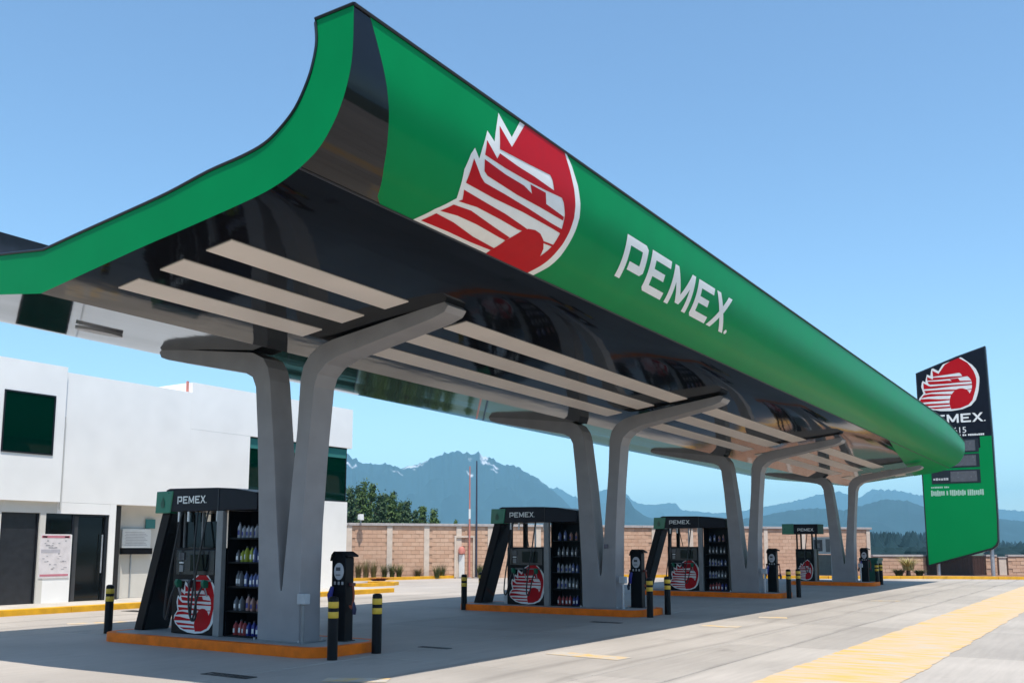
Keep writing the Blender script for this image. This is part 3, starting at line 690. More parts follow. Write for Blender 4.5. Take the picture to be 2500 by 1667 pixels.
# ------------------------------------------------------------------ air and water posts, small posts, bollards
LA = ['black air and water post with white round dial on the nearest island', 'black air and water post with white dial on the second island', 'black air and water post with white dial on the third island', 'black air and water post beside the green bin on the farthest island']
def air_post(i):
    t = empty('air_water_post', (COLX[i]+.60, COLY[i]-.70, .152), LA[i], 'air post', 'air and water posts on the islands')
    MB().prism([(-.15, 0), (.15, 0), (.15, 1.25), (.125, 1.33), (.08, 1.385), (-.09, 1.385), (-.15, 1.30)], 'x', 0, .19).build('housing', BLACK, t, bevel=.012)
    MB().prism([(.165, 1.26), (.14, 1.355), (.09, 1.405), (-.10, 1.405), (-.22, 1.345), (-.22, 1.315), (-.095, 1.387), (.085, 1.387), (.128, 1.34), (.152, 1.25)], 'x', -.03, .22).build('hood', BLACK, t, bevel=.004)
    d = MB(); n = 24; vs = [(-.012, -.01+.10*math.cos(2*math.pi*k/n), 1.09+.135*math.sin(2*math.pi*k/n)) for k in range(n)]
    d.add(vs+[(0, v[1], v[2]) for v in vs], [tuple(range(n))]+[(k, (k+1) % n, n+(k+1) % n, n+k) for k in range(n)])
    dial = d.build('dial', mat('dial_face', (.50, .51, .54), .4), t)
    box('dial_window', SCREEN, dial, -.017, -.012, -.045, .045, 1.10, 1.155); box('dial_mark', GREY2, dial, -.017, -.012, -.05, .05, 1.02, 1.045)
    for y in (-.09, -.01, .07): box('push_button', METAL, t, -.012, 0, y-.018, y+.018, .88, .93, bevel=.003)
    for s in (-1, 1):
        box('hose_hook', mat('hook_red', (.10, .02, .02), .5), t, .08, .16, s*.15 if s > 0 else -.22, .22 if s > 0 else -.15, .86, .91)
        bent_tube([(.12, s*.20, .88), (.10, s*.24, .70), (.08, s*.22, .52), (.05, s*.20, .56)], .016).build('hose', [DKRED, POLED][s > 0], t, smooth=True)
        MB().tube([(.10, s*.23, .62), (.10, s*.26, .50), (.10, s*.25, .42)], [.02, .035, .028], 8).build('hose_gun', mat('navy_plastic', (.012, .014, .06), .4), t, smooth=True)
    MB().tube([(-.03, .10, .85), (-.05, .13, .72), (-.03, .14, .58)], [.03, .045, .03], 8).build('blue_nozzle', BLUE, t, smooth=True)
    box('base', IRON, t, -.03, .22, -.18, .18, 0, .012)
for i in range(4): air_post(i)
for i, (dx, dy, lab) in enumerate([(-.02, -.56, 'thin grey utility post with box top in front of the nearest column'), (.05, -.62, 'pale grey utility post with box top beside the second column'), (.08, -.62, 'pale utility post beside the third column'), (.1, -.66, 'pale utility post beside the farthest column')]):
    t = empty('utility_post', (COLX[i]+dx, COLY[i]+dy, .152), lab, 'post', 'utility posts on the islands')
    MB().lathe([(.055, 0), (.055, .012), (.028, .014), (.028, .60)], (0, 0, 0), 10).build('pipe', METAL if i else GREY2, t, smooth=True)
    box('junction_box', mat('pale_grey', (.42, .44, .46), .5), t, -.06, .06, -.085, .085, .60, .76, bevel=.012)
def bollard_proto():
    t = bpy.data.objects.new('bollard', None); col.objects.link(t)
    MB().lathe([(.078, 0), (.076, .02), (.076, .86), (.070, .895), (.04, .91)], (0, 0, 0), 20).build('tube', BLACK, t, smooth=True)
    for z in (.60, .745): MB().lathe([(.0765, z), (.0785, z+.004), (.0785, z+.086), (.0765, z+.09)], (0, 0, 0), 20).build('yellow_band', YELLOWB, t, smooth=True)
    return t
bp_ = bollard_proto()
BOL = [(10.60, 9.98, 'yellow banded black bollard in front of the nearest air post'), (11.62, 10.02, 'yellow banded black bollard standing right of the nearest air post'), (11.45, 16.55, 'yellow banded black bollard at the building end of the nearest island'),
       (20.55, 14.78, 'yellow banded bollard left of the second dispenser leg'), (22.3, 15.45, 'bollard half hidden behind the leaning leg of the second dispenser'), (20.75, 9.62, 'yellow banded bollard by the second island air post, nearer of the pair'), (21.85, 9.66, 'yellow banded bollard by the second island air post, farther of the pair'),
       (30.5, 9.35, 'yellow banded bollard by the third island air post, left of the pair'), (31.3, 9.28, 'yellow banded bollard by the third island air post, right of the pair'), (42.3, 9.25, 'bollard before the green bin, left of the pair'), (43.3, 9.3, 'bollard before the green bin, right of the pair')]
for k, (x, y, lab) in enumerate(BOL):
    o = bp_ if k == 0 else copy_tree(bp_); o.location = (x, y, 0); tag(o, lab, 'bollard', 'yellow and black bollards')
# green bin and white cabinet by the farthest island
t = empty('waste_bin', (43.6, 9.75, 0), 'dark green wheeled bin beside the farthest island', 'bin')
MB().prism([(-.42, .12), (.42, .12), (.5, 1.0), (-.5, 1.0)], 'y', -.35, .35).build('body', mat('bin_green', (.01, .10, .07), .45), t, bevel=.02)
MB().prism([(-.54, 1.0), (.54, 1.0), (.5, 1.1), (-.45, 1.14)], 'y', -.39, .39).build('lid', mat('bin_lid', (.008, .085, .06), .45), t, bevel=.02)
for y in (-.3, .3): MB().tube([(.40, y-.03, .12), (.40, y+.03, .12)], .12, 12).build('wheel', HOSE, t)
t = empty('equipment_cabinet', (46.6, 12.6, 0), 'white framed cabinet with a dark square notice behind the farthest dispenser', 'cabinet')
for y in (-.42, .42): box('leg', METAL, t, -.04, .04, y-.04, y+.04, 0, 1.25)
box('white_board', WHITE, t, -.03, .03, -.48, .48, 1.25, 2.05, bevel=.01)
box('black_notice', SCREEN, t, -.045, -.031, .0, .40, 1.38, 1.92); box('notice_middle', GREY2, t, -.055, -.046, .12, .28, 1.55, 1.75)
box('grey_panel', GREY2, t, -.05, -.031, -.36, -.16, 1.35, 1.95)
box('glass_front', mat('dull_glass', (.16, .18, .17), .2), t, -.02, .02, -.38, .38, .25, 1.22)

# ------------------------------------------------------------------ building
BY = 24.2
bld = empty('station_building', (20, BY, 0), 'white two storey station building with green windows behind the pumps', 'building')
BOFF = Matrix.Translation(Vector((-20, -BY, 0)))
def bbox(name, m, *b, bevel=0.0, parent=bld):
    o = box(name, m, parent, *b, bevel=bevel); o.matrix_parent_inverse = BOFF if parent is bld else Matrix.Identity(4); return o
# facade built round its openings
D = BY+.5
bbox('wall', WALLW, 15.05, 19.22, BY, BY+7, 2.80, 6.33)
bbox('wall', WALLW, 19.223, 26.5, BY, BY+7, 5.20, 6.65)
bbox('wall', WALLW, 19.223, 21.6, BY+.002, BY+7, 2.80, 5.198)
bbox('wall', WALLW, 21.603, 26.30, BY+.002, BY+7, .15, 3.22)
bbox('wall', WALLC, 17.0, 21.60, BY+.42, BY+7, .15, 2.798)          # back of the open bay, its shade put into the wall colour
bbox('upper_box', WALLW, 6.0, 15.02, BY-.10, BY+7, 2.80, 6.45)
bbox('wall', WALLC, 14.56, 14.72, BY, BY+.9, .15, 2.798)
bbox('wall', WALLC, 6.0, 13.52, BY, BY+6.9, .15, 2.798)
bbox('wall', WALLC, 13.523, 15.02, BY+.001, BY+.9, 2.50, 2.797)  # overhang's shadow band toned into the wall colour
bbox('wall', WALLW, 14.723, 15.50, BY+.003, BY+.9, .15, 1.94)
bbox('wall', WALLW, 15.023, 16.60, BY+.002, BY+.9, 2.50, 2.797)
bbox('pier', WALLW, 16.603, 16.80, BY, BY+.9, .15, 2.797)
bbox('pier', mat('dark_jamb', (.015, .013, .013), .5), 16.803, 16.98, BY+.03, BY+.6, .15, 2.77)
bbox('room_back', mat('dark_room', (.01, .01, .012), .8), 13.0, 16.9, BY+2.4, BY+2.5, .15, 2.79)
# shutter with slats
sh = bbox('shutter', SHUT, 13.525, 14.557, BY+.10, BY+.14, .15, 2.498)
for k in range(26):
    z = .18+k*.0885; MB().prism([(BY+.10, z), (BY+.075, z+.012), (BY+.10, z+.075)], 'x', 13.57, 14.51).build('slat', SHUT, sh).matrix_parent_inverse = sh.matrix_parent_inverse.copy()
for x in (13.525, 14.515): MB().box(x, x+.04, BY+.05, BY+.0995, .15, 2.49).build('shutter_guide', TRIM, sh)
# dark transom and glazed doorway
tr = bbox('transom', GLASSD, 14.723, 15.50, BY+.06, BY+.09, 1.943, 2.498)
dr = bbox('doorway', mat('door_leaf', (.055, .055, .06), .4), 15.503, 15.72, BY+.10, BY+.14, .15, 2.498)
for x0, x1, z0, z1 in ((15.503, 15.56, .15, 2.44), (16.50, 16.598, .15, 2.44), (15.503, 16.598, 2.44, 2.497)): MB().box(x0, x1, BY+.03, BY+.095, z0, z1).build('frame', TRIM, dr)
MB().tube([(16.42, BY+.02, .9), (16.42, BY+.02, 1.95)], .02, 8).build('pull_handle', METAL, dr)
MB().box(15.725, 16.497, BY+.11, BY+.125, .16, 2.43).build('glass_leaf', GLASSD, dr)
# upper left window
def window(x0, x1, z0, z1, y, glass=GLASSG, bars=()):
    wn = bbox('window', glass, x0+.04, x1-.04, y-.006, y+.03, z0+.04, z1-.04)
    for a, b, c, d in ((x0, x1, z0, z0+.04), (x0, x1, z1-.04, z1), (x0, x0+.04, z0+.04, z1-.04), (x1-.04, x1, z0+.04, z1-.04))+tuple((b_-.02, b_+.02, z0+.04, z1-.04) for b_ in bars):
        MB().box(a, b, y-.022, y+.02, c, d).build('window_frame', TRIM, wn)
    return wn
window(13.32, 14.72, 4.02, 5.62, BY-.10)
wn = window(21.62, 26.30, 3.222, 5.197, BY+.10, bars=(22.8, 24.0, 25.2))
MB().box(21.66, 26.26, BY+.075, BY+.0935, 4.82, 5.15).build('teal_pane', TEAL, wn)
MB().box(26.28, 26.32, BY+.13, BY+5, 3.223, 5.196).build('side_glass', GLASSG, wn)
bbox('roof_pipe', POLER, 19.10, 19.16, BY+.1, BY+.16, 6.33, 6.68)
bbox('downpipe', WALLC, 15.05, 15.09, BY-.045, BY-.002, 2.6, 5.1)
bbox('inner_wall_pipe', METAL, 17.62, 17.65, BY+.385, BY+.418, .15, 1.42)
# notice board and poster
t = empty('notice_board', (17.75, BY+.36, 0), 'white notice board with a black tray on the wall of the open bay', 'notice board')
o = box('board', WHITE, t, -.48, .48, -.03, .03, 1.58, 2.13, bevel=.006); o = box('tray', BLACK, t, -.5, .5, -.10, .035, 1.40, 1.575, bevel=.006)
for k in range(9): box('print_line', mat('print_grey', (.45, .43, .44), .6), t, -.40+.03*(k % 2), .36-.05*(k % 3), -.0325, -.0305, 1.66+k*.045, 1.675+k*.045)
box('teal_sign', TEAL, t, .30, .62, -.02, .02, 2.15, 2.42)
t = empty('poster', (15.03, BY-.012, 0), 'white poster with red header and footer beside the dark shutter', 'poster')
box('sheet', mat('poster_paper', (.72, .67, .68), .6), t, -.43, .43, -.003, .010, .80, 1.95)
PR = mat('poster_red', (.55, .19, .24), .6); PG = mat('poster_grey', (.34, .33, .35), .6)
for (a, b, c, d, m_) in [(-.40, .40, 1.85, 1.91, PR), (-.37, -.25, 1.858, 1.90, mat('poster_dark', (.25, .05, .08), .6)), (.25, .37, 1.858, 1.90, mat('poster_dark', (0, 0, 0))), (-.40, .40, .845, .90, PR), (-.40, .14, 1.46, 1.55, mat('poster_pale', (.48, .46, .50), .6))]:
    box('print_band', m_, t, a, b, -.006, -.0035, c, d)
for k in range(30):
    x = random.uniform(-.38, .30); z = random.choice([1.02, 1.06, 1.14, 1.22, 1.30, 1.36, 1.42, 1.58, 1.64, 1.70, 1.76]); wd = random.uniform(.03, .12)
    box('print_line', PG, t, x, min(.39, x+wd), -.006-.0002*k/30-.0001, -.0035, z, z+random.choice([.012, .018, .03]))

# pavement along the building with a yellow kerb
pv = MB().box(2.0, 26.9, 22.62, BY+.4, -.02, .149).build('pavement', mat('pavement_concrete', (.46, .42, .37), .8, var=.15, scale=2, bump=.3)); tag(pv, kind='structure')
kb = MB()
for k in range(12):
    x0 = 2.0+k*2.075; MB().box(x0+.004, x0+2.071, 22.40, 22.617, -.02, .153).build('kerb_stone', YELLOWK, pv, bevel=.015)
# planting beds and kerbs behind the pumps
def kerb_line(pts, name, wd=.2, h=.14, parent=None):
    for a, b in zip(pts, pts[1:]):
        a = Vector(a); b = Vector(b); n = max(1, round((b-a).length/1.2)); d = (b-a)/n; p = Vector((-d.y, d.x)).normalized()*wd/2; e = d.normalized()*.004
        for k in range(n):
            s = a+d*k+e; f = a+d*(k+1)-e
            MB().prism([tuple(s-p), tuple(f-p), tuple(f+p), tuple(s+p)], 'z', -.02, h).build('kerb_stone', YELLOWK, parent, bevel=.015)
bedp = [(26.95, 26.5), (31.2, 26.15), (31.9, 26.45), (32.1, 27.0), (31.6, 27.8), (26.95, 29.5)]
bed = MB().prism(bedp, 'z', -.02, .07).build('planting_bed', SOIL); tag(bed, kind='structure'); kerb_line(bedp[:-1], 'kerb', parent=bed)
kb2 = [(32.3, 31.8), (36.2, 30.3), (41.0, 29.2), (43.6, 27.6), (45.6, 24.0), (47.0, 20.2), (49.6, 13.2), (50.9, 11.1), (52.4, 8.2), (53.6, 4.8), (55.6, -1.5), (58, -9)]
WA, WB = Vector((34.46, 33.26)), Vector((62.0, 13.9))
bed2 = MB().prism(kb2+[(66, -8), (66, 12), (62.5, 14.5), (34.7, 34.2), (32.4, 34)], 'z', -.02, .06).build('planting_strip', SOIL); tag(bed2, kind='structure'); kerb_line(kb2, 'kerb', parent=bed2)

# ------------------------------------------------------------------ brick boundary wall
WD = (WB-WA).normalized(); WN = Vector((WD.y, -WD.x))       # WN points at the forecourt side
if WN.dot(-WA) < 0: WN = -WN
wang = math.atan2(WD.y, WD.x)
def wall_thing(name, a, label, cat): 
    t = empty(name, (a.x, a.y, 0), label, cat); t.rotation_euler = (0, 0, wang); return t
bw = wall_thing('boundary_wall', WA, 'tall pinkish brick boundary wall with pale pilasters and grey coping', 'wall')
WLEN = (WB-WA).length; WH = 2.62; WL0 = -7.0
ns = 1 if (Vector((-WD.y, WD.x)).dot(WN) > 0) else -1       # local y sign of the visible side
def wy(a, b): return (min(a*ns, b*ns), max(a*ns, b*ns))
box('core', MORTAR, bw, WL0, WLEN, *wy(-.12, .050), -.05, WH)
pil = [-4.2, -1.4, 1.28, 3.32, 5.24, 6.96, 8.67, 11.4, 13.9, 16.2, 18.4, 20.8, 23.1, 25.9, 28.6, 31.0, 33.5]
for p in pil: box('pilaster', PALE, bw, p-.14, p+.14, *wy(.052, .10), -.04, WH-.004, bevel=.008)
for k in range(15): box('coping_stone', COPE, bw, WL0+k*2.74+.004, min(WLEN+.1, WL0+(k+1)*2.74-.004), *wy(-.17, .15), WH, WH+.13, bevel=.012)
CH, BLN = .2015, .44
proto = {}; rest = MB(); cnt = 0
allb = []
for r_ in range(13):
    z0 = r_*CH+.006; xx = WL0+(.22 if r_ % 2 else 0)
    while xx < WLEN:
        a = xx; b_ = min(xx+BLN-.014, WLEN)
        xx += BLN
        if any(p-.14 < (a+b_)/2 < p+.14 for p in pil): continue
        for p in pil:
            if p-.145 < a < p+.145: a = p+.145
            if p-.145 < b_ < p+.145: b_ = p-.145
        if b_-a < .08: continue
        allb.append((a, b_, z0, min(z0+CH-.016, WH-.003)))
vis = [q for q in allb if -.6 < q[0] < 30 and q[2] > .2]
vis.sort(key=lambda q: q[0]); vset = set(vis[:300])
for q in allb:
    a, b_, z0, z1 = q; d0 = .058+random.uniform(0, .014)
    if q in vset:
        key = (round(b_-a, 2), round(z1-z0, 2))
        if key not in proto:
            me_o = MB().box(0, b_-a, *wy(.0502, .064), 0, z1-z0).build('brick', BRICK, bw); proto[key] = me_o.data; o = me_o
        else:
            o = bpy.data.objects.new('brick', proto[key]); col.objects.link(o); o.parent = bw
        o.location = (a, ns*random.uniform(0, .012), z0)
    else: rest.box(a, b_, *wy(.0502, d0), z0, z1)
tag(rest.build('bricks_beyond', BRICK, bw), kind='stuff')
# service gate frame in the wall
for x in (6.75, 7.75): box('gate_frame', PALE, bw, x-.05, x+.05, *wy(.101, .16), .05, 2.05)
box('gate_frame', PALE, bw, 6.70, 7.80, *wy(.101, .16), 2.052, 2.15)
# wall lamp on the coping
t = empty('wall_lamp', (far_point(881, 1275, 47).x, far_point(881, 1275, 47).y, WH+.13), 'small white floodlight on top of the brick wall before the trees', 'lamp')
MB().tube([(0, 0, 0), (0, 0, .14)], .025, 8).build('bracket', METAL, t); MB().prism([(-.10, .12), (.12, .16), (.10, .40), (-.08, .42)], 'x', -.12, .12).build('head', WHITE, t, bevel=.02)

# low wall, dark boards, right hand side
LW0 = Vector((55.2, 12.3)); LWD = Vector((.54, -.84)).normalized()
def lw(name, s0, s1, label, cat, m=None):
    a = LW0+LWD*s0; t = empty(name, (a.x, a.y, 0), label, cat); t.rotation_euler = (0, 0, math.atan2(LWD.y, LWD.x)); return t, s1-s0
def low_wall(s0, s1, label, seed):
    t, L = lw('low_wall', s0, s1, label, 'wall'); rr = random.Random(seed)
    box('core', MORTAR, t, 0, L, -.14, .10, -.05, 1.05)
    for k in range(max(1, int(L/2))): box('coping_stone', COPE, t, k*L/max(1, int(L/2))+.003, (k+1)*L/max(1, int(L/2))-.003, -.20, .16, 1.05, 1.15, bevel=.01)
    for r_ in range(5):
        xx = .22*(r_ % 2)
        while xx < L-.1:
            b_ = min(xx+BLN, L); MB().box(xx, b_-.014, -.1402-rr.uniform(.012, .03), -.1402, r_*CH+.01, min((r_+1)*CH-.012, 1.046)).build('brick', BRICK, t); xx += BLN
low_wall(0, 2.9, 'low brick wall between the tall brick wall and the sign', 2)
low_wall(6.15, 6.75, 'short piece of low brick wall right of the dark boards', 3)
low_wall(7.35, 14, 'low brick wall at the right edge of the picture', 4)
t, L = lw('board_panel', 2.93, 6.1, 'dark brown boarded panel under the tall price sign', 'gate')  # rails and boards in one dark brown, filling the gap in the wall
GB = mat('board_brown', (.052, .022, .016), .5, var=.2)
box('rail', GB, t, 0, L, -.05, .05, .06, .14); box('rail', GB, t, 0, L, -.05, .05, 1.02, 1.10)
for k in range(18): box('upright_board', GB, t, k*L/18+.004, (k+1)*L/18-.004, -.03, .03, .142, 1.018)
t, L = lw('gate_pillar', 6.8, 7.3, 'pale square gate pillar at the low wall behind the sign', 'pillar')
box('shaft', PALE, t, .03, .43, -.2, .2, -.05, .98, bevel=.01); box('cap', COPE, t, -.01, .47, -.24, .24, .98, 1.04, bevel=.01)

# ------------------------------------------------------------------ price sign
SX = 56.3
sg = empty('price_sign', (SX, 8, 0), 'tall leaf shaped green and black price sign with red eagle emblem', 'sign')
SOFF_ = Matrix.Translation(Vector((-SX, -8, 0)))
def sadd(o): o.matrix_parent_inverse = SOFF_; return o
OUT = [(9.66, .52), (9.70, 5.3), (9.72, 11.12), (7.6, 11.86), (6.15, 12.28), (6.07, 7.4), (6.08, 3.0), (6.12, 1.85), (6.22, 1.62), (6.42, 1.45), (8.0, .98)]
sadd(MB().prism(OUT, 'x', SX, SX+.42).build('sign_case', TRIM, sg, bevel=.02))
def inset(p, d=.07):
    c = Vector((7.9, 6.4)); out = []
    for y, z in p: out.append((y-(d if y > c.x else -d), z-(d if z > c.y else -d)))
    return out
IN = inset(OUT)
zsplit = 7.42
sadd(MB().prism([(9.59, .62), (9.63, 5.3), (9.64, zsplit-.62), (6.70, zsplit-.62), (6.70, zsplit), (6.14, zsplit), (6.15, 3.0), (6.19, 1.9), (6.28, 1.70), (6.46, 1.54), (8.0, 1.08)], 'x', SX-.012, SX-.002).build('green_face', mat('sign_green', (.0, .225, .060), .4, spec=.08, var=.03, scale=.5), sg))
sadd(MB().prism([(9.64, zsplit-.61), (9.65, 11.06), (7.6, 11.78), (6.21, 12.18), (6.14, zsplit+.01), (6.71, zsplit+.01), (6.71, zsplit-.61)], 'x', SX-.0125, SX-.0025).build('dark_face', NAVY, sg))
wpf, rpf = emblem_polys(True)
def clip_sign(polys, mp2):
    """cut the emblem at the sign's slanted top edge."""
    out = []
    for pl in polys:
        q = [mp2(*p) for p in pl]; r_ = []
        f = lambda p: (11.02+(9.66-p[0])*.335)-p[1] if p[0] > 7.6 else (11.72+(7.6-p[0])*.28)-p[1]
        for a, b in zip(q, q[1:]+q[:1]):
            fa, fb = f(a), f(b)
            if fa >= 0: r_.append(a)
            if (fa >= 0) != (fb >= 0): t_ = fa/(fa-fb); r_.append((a[0]+(b[0]-a[0])*t_, a[1]+(b[1]-a[1])*t_))
        if len(r_) > 2: out.append(r_)
    return out
m2 = lambda u, v: (9.63-(u-8.62)*1.10, 8.88+(v+.45)*1.13)
for nm, m_, pp, x in (('emblem_outline', WHITE, wpf, SX-.017), ('emblem_field', RED, rpf, SX-.021)):
    sadd(flat_print(nm, m_, sg, clip_sign(pp, m2), lambda u, v, x=x: Vector((x, u, v))))
for pl, (ch, dx) in zip(word_polys(), WORD+[('dot', 0)]):
    sadd(flat_print('letter' if ch != 'dot' else 'letter_dot', WHITE, sg, [pl], lambda u, v: Vector((SX-.018, 9.45-u*.64, 8.22+v*.48))))
ROT = (R(90), 0, R(-90))
def blurred_line(name, m, parent, x, y, z, h, words, pitch):
    """print too small to read in the photograph: a row of unreadable strokes."""
    mb = MB(); rr_ = random.Random(len(words)*7+int(z*10))
    for wd in words:
        for k in range(wd):
            mb.box(x-.003, x, y-pitch*.78, y, z+h*rr_.choice((0, 0, .1)), z+h*rr_.choice((.85, 1, 1)))
            y -= pitch
        y -= pitch*.7
    return tag(mb.build(name, m, parent), kind='stuff')
sadd(text_print('615', 'station_number', WHITE, sg, (SX-.016, 8.0, 7.66), .46, ROT, 1.0))
sadd(blurred_line('small_line', WHITE, sg, SX-.014, 8.4, 7.48, .10, [8, 2, 8], .10))
for k, z0 in enumerate((6.62, 5.82, 4.98)):
    pd = sadd(MB().box(SX-.022, SX-.0135, 6.78, 9.2, z0-.02, z0+.70).build('price_frame', TRIM, sg))
    MB().box(SX-.030, SX-.0225, 6.95, 8.25, z0+.06, z0+.62).build('price_display', SCREEN, pd)
    blurred_line('fuel_name', mat('grey_print', (.45, .45, .45), .5), pd, SX-.0225, 9.12, z0+.16, .13, [6], .13)
sadd(blurred_line('small_line', mat('faded_print', (.34, .52, .42), .5), sg, SX-.014, 9.25, 4.72, .09, [7, 3], .085))
sadd(blurred_line('notice_line', mat('faded_print', (0, 0, 0)), sg, SX-.014, 9.27, 4.30, .31, [7, 1, 8, 8], .10))
for y, h in ((9.15, .7), (6.5, 1.6)): sadd(MB().lathe([(.16, 0), (.16, .05), (.10, .06), (.10, h)], (SX+.21, y, 0), 12).build('post', METAL, sg, smooth=True))

# ------------------------------------------------------------------ poles, stand, plants, trees
def pole(name, x, y, h, m, r, label):
    t = empty(name, (x, y, 0), label, 'pole'); MB().tube([(0, 0, 0), (0, 0, h*.6), (0, 0, h)], [r, r*.85, r*.6], 10).build('shaft', m, t, smooth=True)
    MB().lathe([(r*2.4, 0), (r*2.4, .03), (r*1.1, .05)], (0, 0, 0), 12).build('base', METAL, t); return t
p1 = pole('slim_pole', 40.35, 28.70, 5.7, POLER, .048, 'slim faded red pole standing before the brick wall')
MB().lathe([(.058, 0), (.058, .5)], (0, 0, 3.0), 10).build('white_band', WHITE, p1)
pole('slim_pole', 40.75, 28.55, 6.0, POLED, .055, 'slim dark blue pole beside the red pole')
t = empty('extinguisher_stand', (40.1, 29.0, 0), 'white stand with red round top at the foot of the slim poles', 'stand')
box('panel', WHITE, t, -.06, .06, -.14, .14, .06, 1.2, bevel=.01); MB().lathe([(.02, 1.2), (.17, 1.24), (.19, 1.42), (.12, 1.56), (.03, 1.60)], (0, 0, 0), 12).build('red_top', POLER, t, smooth=True)
box('foot', METAL, t, -.12, .12, -.2, .2, 0, .06)

def blades(n, h, spread, rr, width=.012, droop=.5):
    mb = MB()
    for k in range(n):
        a = rr.uniform(0, 2*math.pi); d = Vector((math.cos(a), math.sin(a), 0)); p = Vector((-d.y, d.x, 0))
        b = d*rr.uniform(0, spread*.35); hh = h*rr.uniform(.6, 1.1); out = spread*rr.uniform(.3, 1)
        rows = []
        for j in range(4):
            t_ = j/3; c = b+d*out*t_*t_+Vector((0, 0, hh*(t_-droop*.3*t_*t_))); ww = width*(1-t_*.92); rows.append([tuple(c-p*ww), tuple(c+p*ww)])
        mb.grid(rows)
    return mb
GRM = leaf_mat('grass_leaf', (.10, .085, .03), (.17, .16, .07)); GRG = leaf_mat('green_leaf', (.05, .075, .02), (.12, .13, .05)); AGV = leaf_mat('yellow_leaf', (.30, .26, .08), (.45, .40, .18))
rr = random.Random(5)
GP = [(875, 1403, 46.5, .95, GRM, 'dry tufted grass clump nearest the station building'), (893, 1404, 46, 1.05, GRM, 'dry upright grass clump left of the pale pilaster'), (912, 1403, 46, 1.0, GRM, 'dry grass clump in the middle of the long row'), (938, 1402, 47, .8, GRG, 'green grass clump at the second pilaster'), (957, 1402, 47, .85, GRG, 'dark green upright grass clump right of the second pilaster'), (974, 1402, 47, .8, GRG, 'green grass clump ending the long row'),
      (1020, 1400, 48, .6, GRM, 'small dry grass tuft left of the third pilaster'), (1066, 1400, 48, .7, GRG, 'bushy green grass clump right of the third pilaster'), (1080, 1400, 48.5, .75, GRG, 'narrow upright grass clump before the service gate'), (1172, 1399, 49, .75, GRG, 'green grass clump right of the slim poles'), (1250, 1398, 50, .6, GRM, 'low dry grass seen under the leaning leg of the second dispenser'), (1690, 1398, 52, .6, GRM, 'low dry grass behind the third dispenser'), (1830, 1398, 52, .6, GRG, 'low green grass left of the farthest dispenser')]
for (u, v, d, h, m_, lab) in GP:
    p = far_point(u, v, d); o = empty('grass_clump', (p.x, p.y, .055), lab, 'grass', 'grass clumps along the brick wall')
    blades(150, h, .34, rr, .013).build('blade_tuft', m_, o, fixn=False)
p = far_point(2218, 1400, 50.6); o = empty('yucca', (p.x, p.y, .055), 'yellowish spiky plant left of the price sign', 'plant')
MB().lathe([(.12, 0), (.10, .35), (.08, .5)], (0, 0, 0), 8).build('stem', BARK, o); bl = blades(170, .95, .75, rr, .028, .9); bl.v = [(x, y, z+.3) for x, y, z in bl.v]; bl.build('leaf_rosette', AGV, o, fixn=False)
for (u, d, h, s_, m_, lab) in [(2195, 50.8, .55, .5, GRG, 'low dark shrub left of the yellowish plant'), (2245, 51, .5, .45, GRG, 'low dark shrub right of the yellowish plant'), (925, 44, .22, .9, None, 'low reddish ground plants at the end of the planting bed')]:
    p = far_point(u, 1402, d); o = empty('shrub', (p.x, p.y, .05), lab, 'shrub', 'low shrubs in the planting beds')
    blades(260, h, s_, rr, .03, 1.2).build('foliage', m_ or leaf_mat('red_leaf', (.20, .04, .02), (.30, .08, .04)), o, fixn=False)

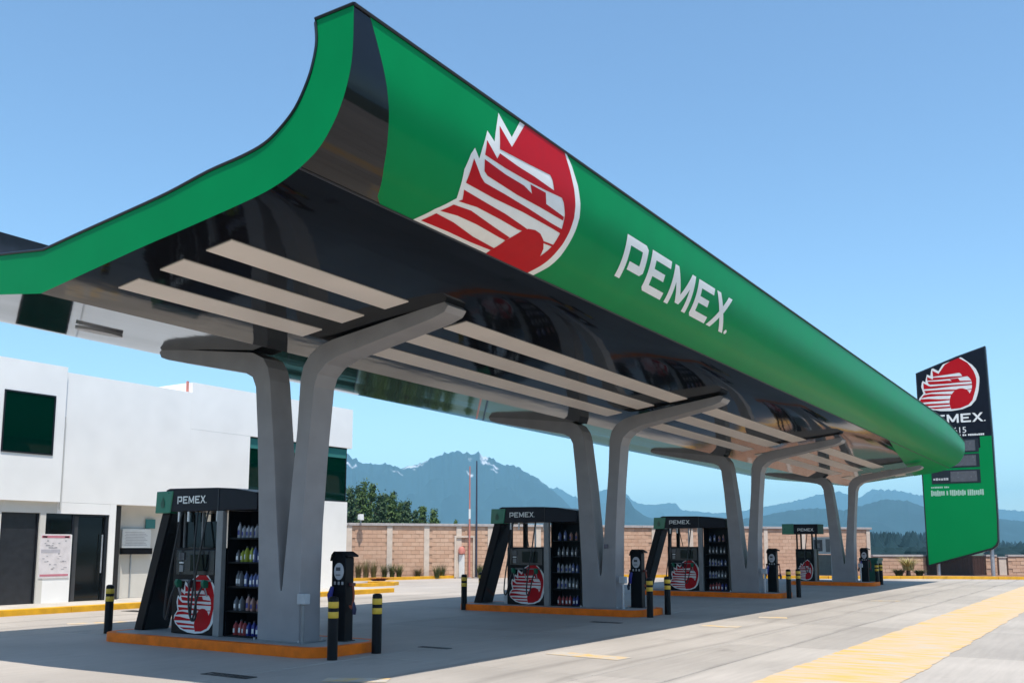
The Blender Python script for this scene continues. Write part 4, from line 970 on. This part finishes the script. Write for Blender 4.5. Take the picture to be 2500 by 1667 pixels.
LEAF = leaf_mat('tree_leaf', (.035, .075, .020), (.11, .17, .05)); LEAF2 = leaf_mat('dark_tree_leaf', (.022, .055, .026), (.07, .11, .045))
def tree(u, topv, d, wid, m_, label, conic, seed):
    r2 = random.Random(seed); p = far_point(u, 1331, d); H = far_point(u, topv, d).z+.2
    t = empty('tree', (p.x, p.y, -.03), label, 'tree', 'trees behind the brick wall')
    tr_ = MB().tube([(0, 0, 0), (.05, .03, H*.3), (-.05, .05, H*.6), (0, 0, H*.92)], [.24, .19, .12, .03], 8); limbs = []
    for k in range(16):
        z = H*(.22+.65*k/16); a = r2.uniform(0, 6.28); ln = wid*(1-.75*k/16 if conic else .9-.35*abs(k/8-1))*.75
        e = Vector((math.cos(a)*ln, math.sin(a)*ln, z+ln*.35)); tr_.tube([(0, 0, z), tuple(e*.5+Vector((0, 0, z*.5-.1))), tuple(e)], [.07, .05, .015], 5); limbs.append(e)
    tr_.build('trunk', BARK, t, smooth=True)
    cr = MB()
    for c in range(105):
        q = r2.random(); z = H*(.14+.86*q)
        prof = (1-q)**1.05*1.25*(.72+.28*abs(math.sin(q*11+seed)))+.04 if conic else math.sqrt(max(.02, 1-(2*q-.9)**2/1.2))
        a = r2.uniform(0, 6.28); rad = wid*.58*prof*math.sqrt(r2.uniform(.12, 1)); cc = Vector((math.cos(a)*rad, math.sin(a)*rad, z*r2.uniform(.95, 1.0))); cs = wid*r2.uniform(.10, .20)
        for k in range(34):
            o_ = Vector((r2.gauss(0, .5), r2.gauss(0, .5), r2.gauss(0, .42)))*cs; c2 = cc+o_
            nrm = (o_.normalized()+Vector((r2.gauss(0, .5), r2.gauss(0, .5), .5+r2.gauss(0, .4)))).normalized(); x_ = nrm.orthogonal().normalized(); y_ = nrm.cross(x_); s = r2.uniform(.07, .16)
            cr.add([c2-x_*s, c2+y_*s*.55, c2+x_*s, c2-y_*s*.55], [(0, 1, 2, 3)])
    cr.build('crown', m_, t, fixn=False)
TL = [(852, 1196, 90, 2.6, LEAF2, 'dark tree at the corner of the station building'), (872, 1190, 97, 2.4, LEAF2, 'dark tree left of the tallest tree'), (886, 1177, 94, 2.7, LEAF, 'tallest light green tree behind the brick wall'),
      (906, 1183, 99, 2.3, LEAF, 'light green tree just right of the tallest tree'), (926, 1212, 92, 2.3, LEAF2, 'dark low tree in the gap right of the two tallest'), (940, 1210, 101, 2.0, LEAF2, 'slim dark tree left of the pointed middle tree'),
      (957, 1205, 96, 2.3, LEAF, 'pointed green tree in the middle of the group'), (976, 1224, 101, 2.2, LEAF, 'green tree right of the pointed middle tree'), (992, 1226, 94, 2.2, LEAF2, 'dark tree third from the right end'), (1014, 1250, 97, 1.7, LEAF2, 'low dark tree in the dip of the group'),
      (1030, 1239, 100, 2.1, LEAF, 'rounded green tree second from the right end'), (1058, 1246, 103, 2.1, LEAF, 'small light tree at the right end of the group'), (1112, 1274, 112, 1.3, LEAF, 'tree top just showing over the wall left of the slim poles')]
for k, (u, tv, d, wd, m_, lab) in enumerate(TL): tree(u, tv, d, wd, m_, lab, True, k+1)

# ------------------------------------------------------------------ haze
hm = bpy.data.materials.new('haze'); hm.use_nodes = True; hn = hm.node_tree.nodes; hn.clear()
ho = hn.new('ShaderNodeOutputMaterial'); hv = hn.new('ShaderNodeVolumePrincipled')
hv.inputs['Color'].default_value = (.38, .77, 1.0, 1); hv.inputs['Density'].default_value = 1.7e-4; hv.inputs['Anisotropy'].default_value = -0.3
hm.node_tree.links.new(hv.outputs[0], ho.inputs['Volume'])
hz = MB().box(-9100, 9100, -9100, 9100, -30, 470).build('haze', hm); tag(hz, kind='stuff')
bpy.context.view_layer.update()
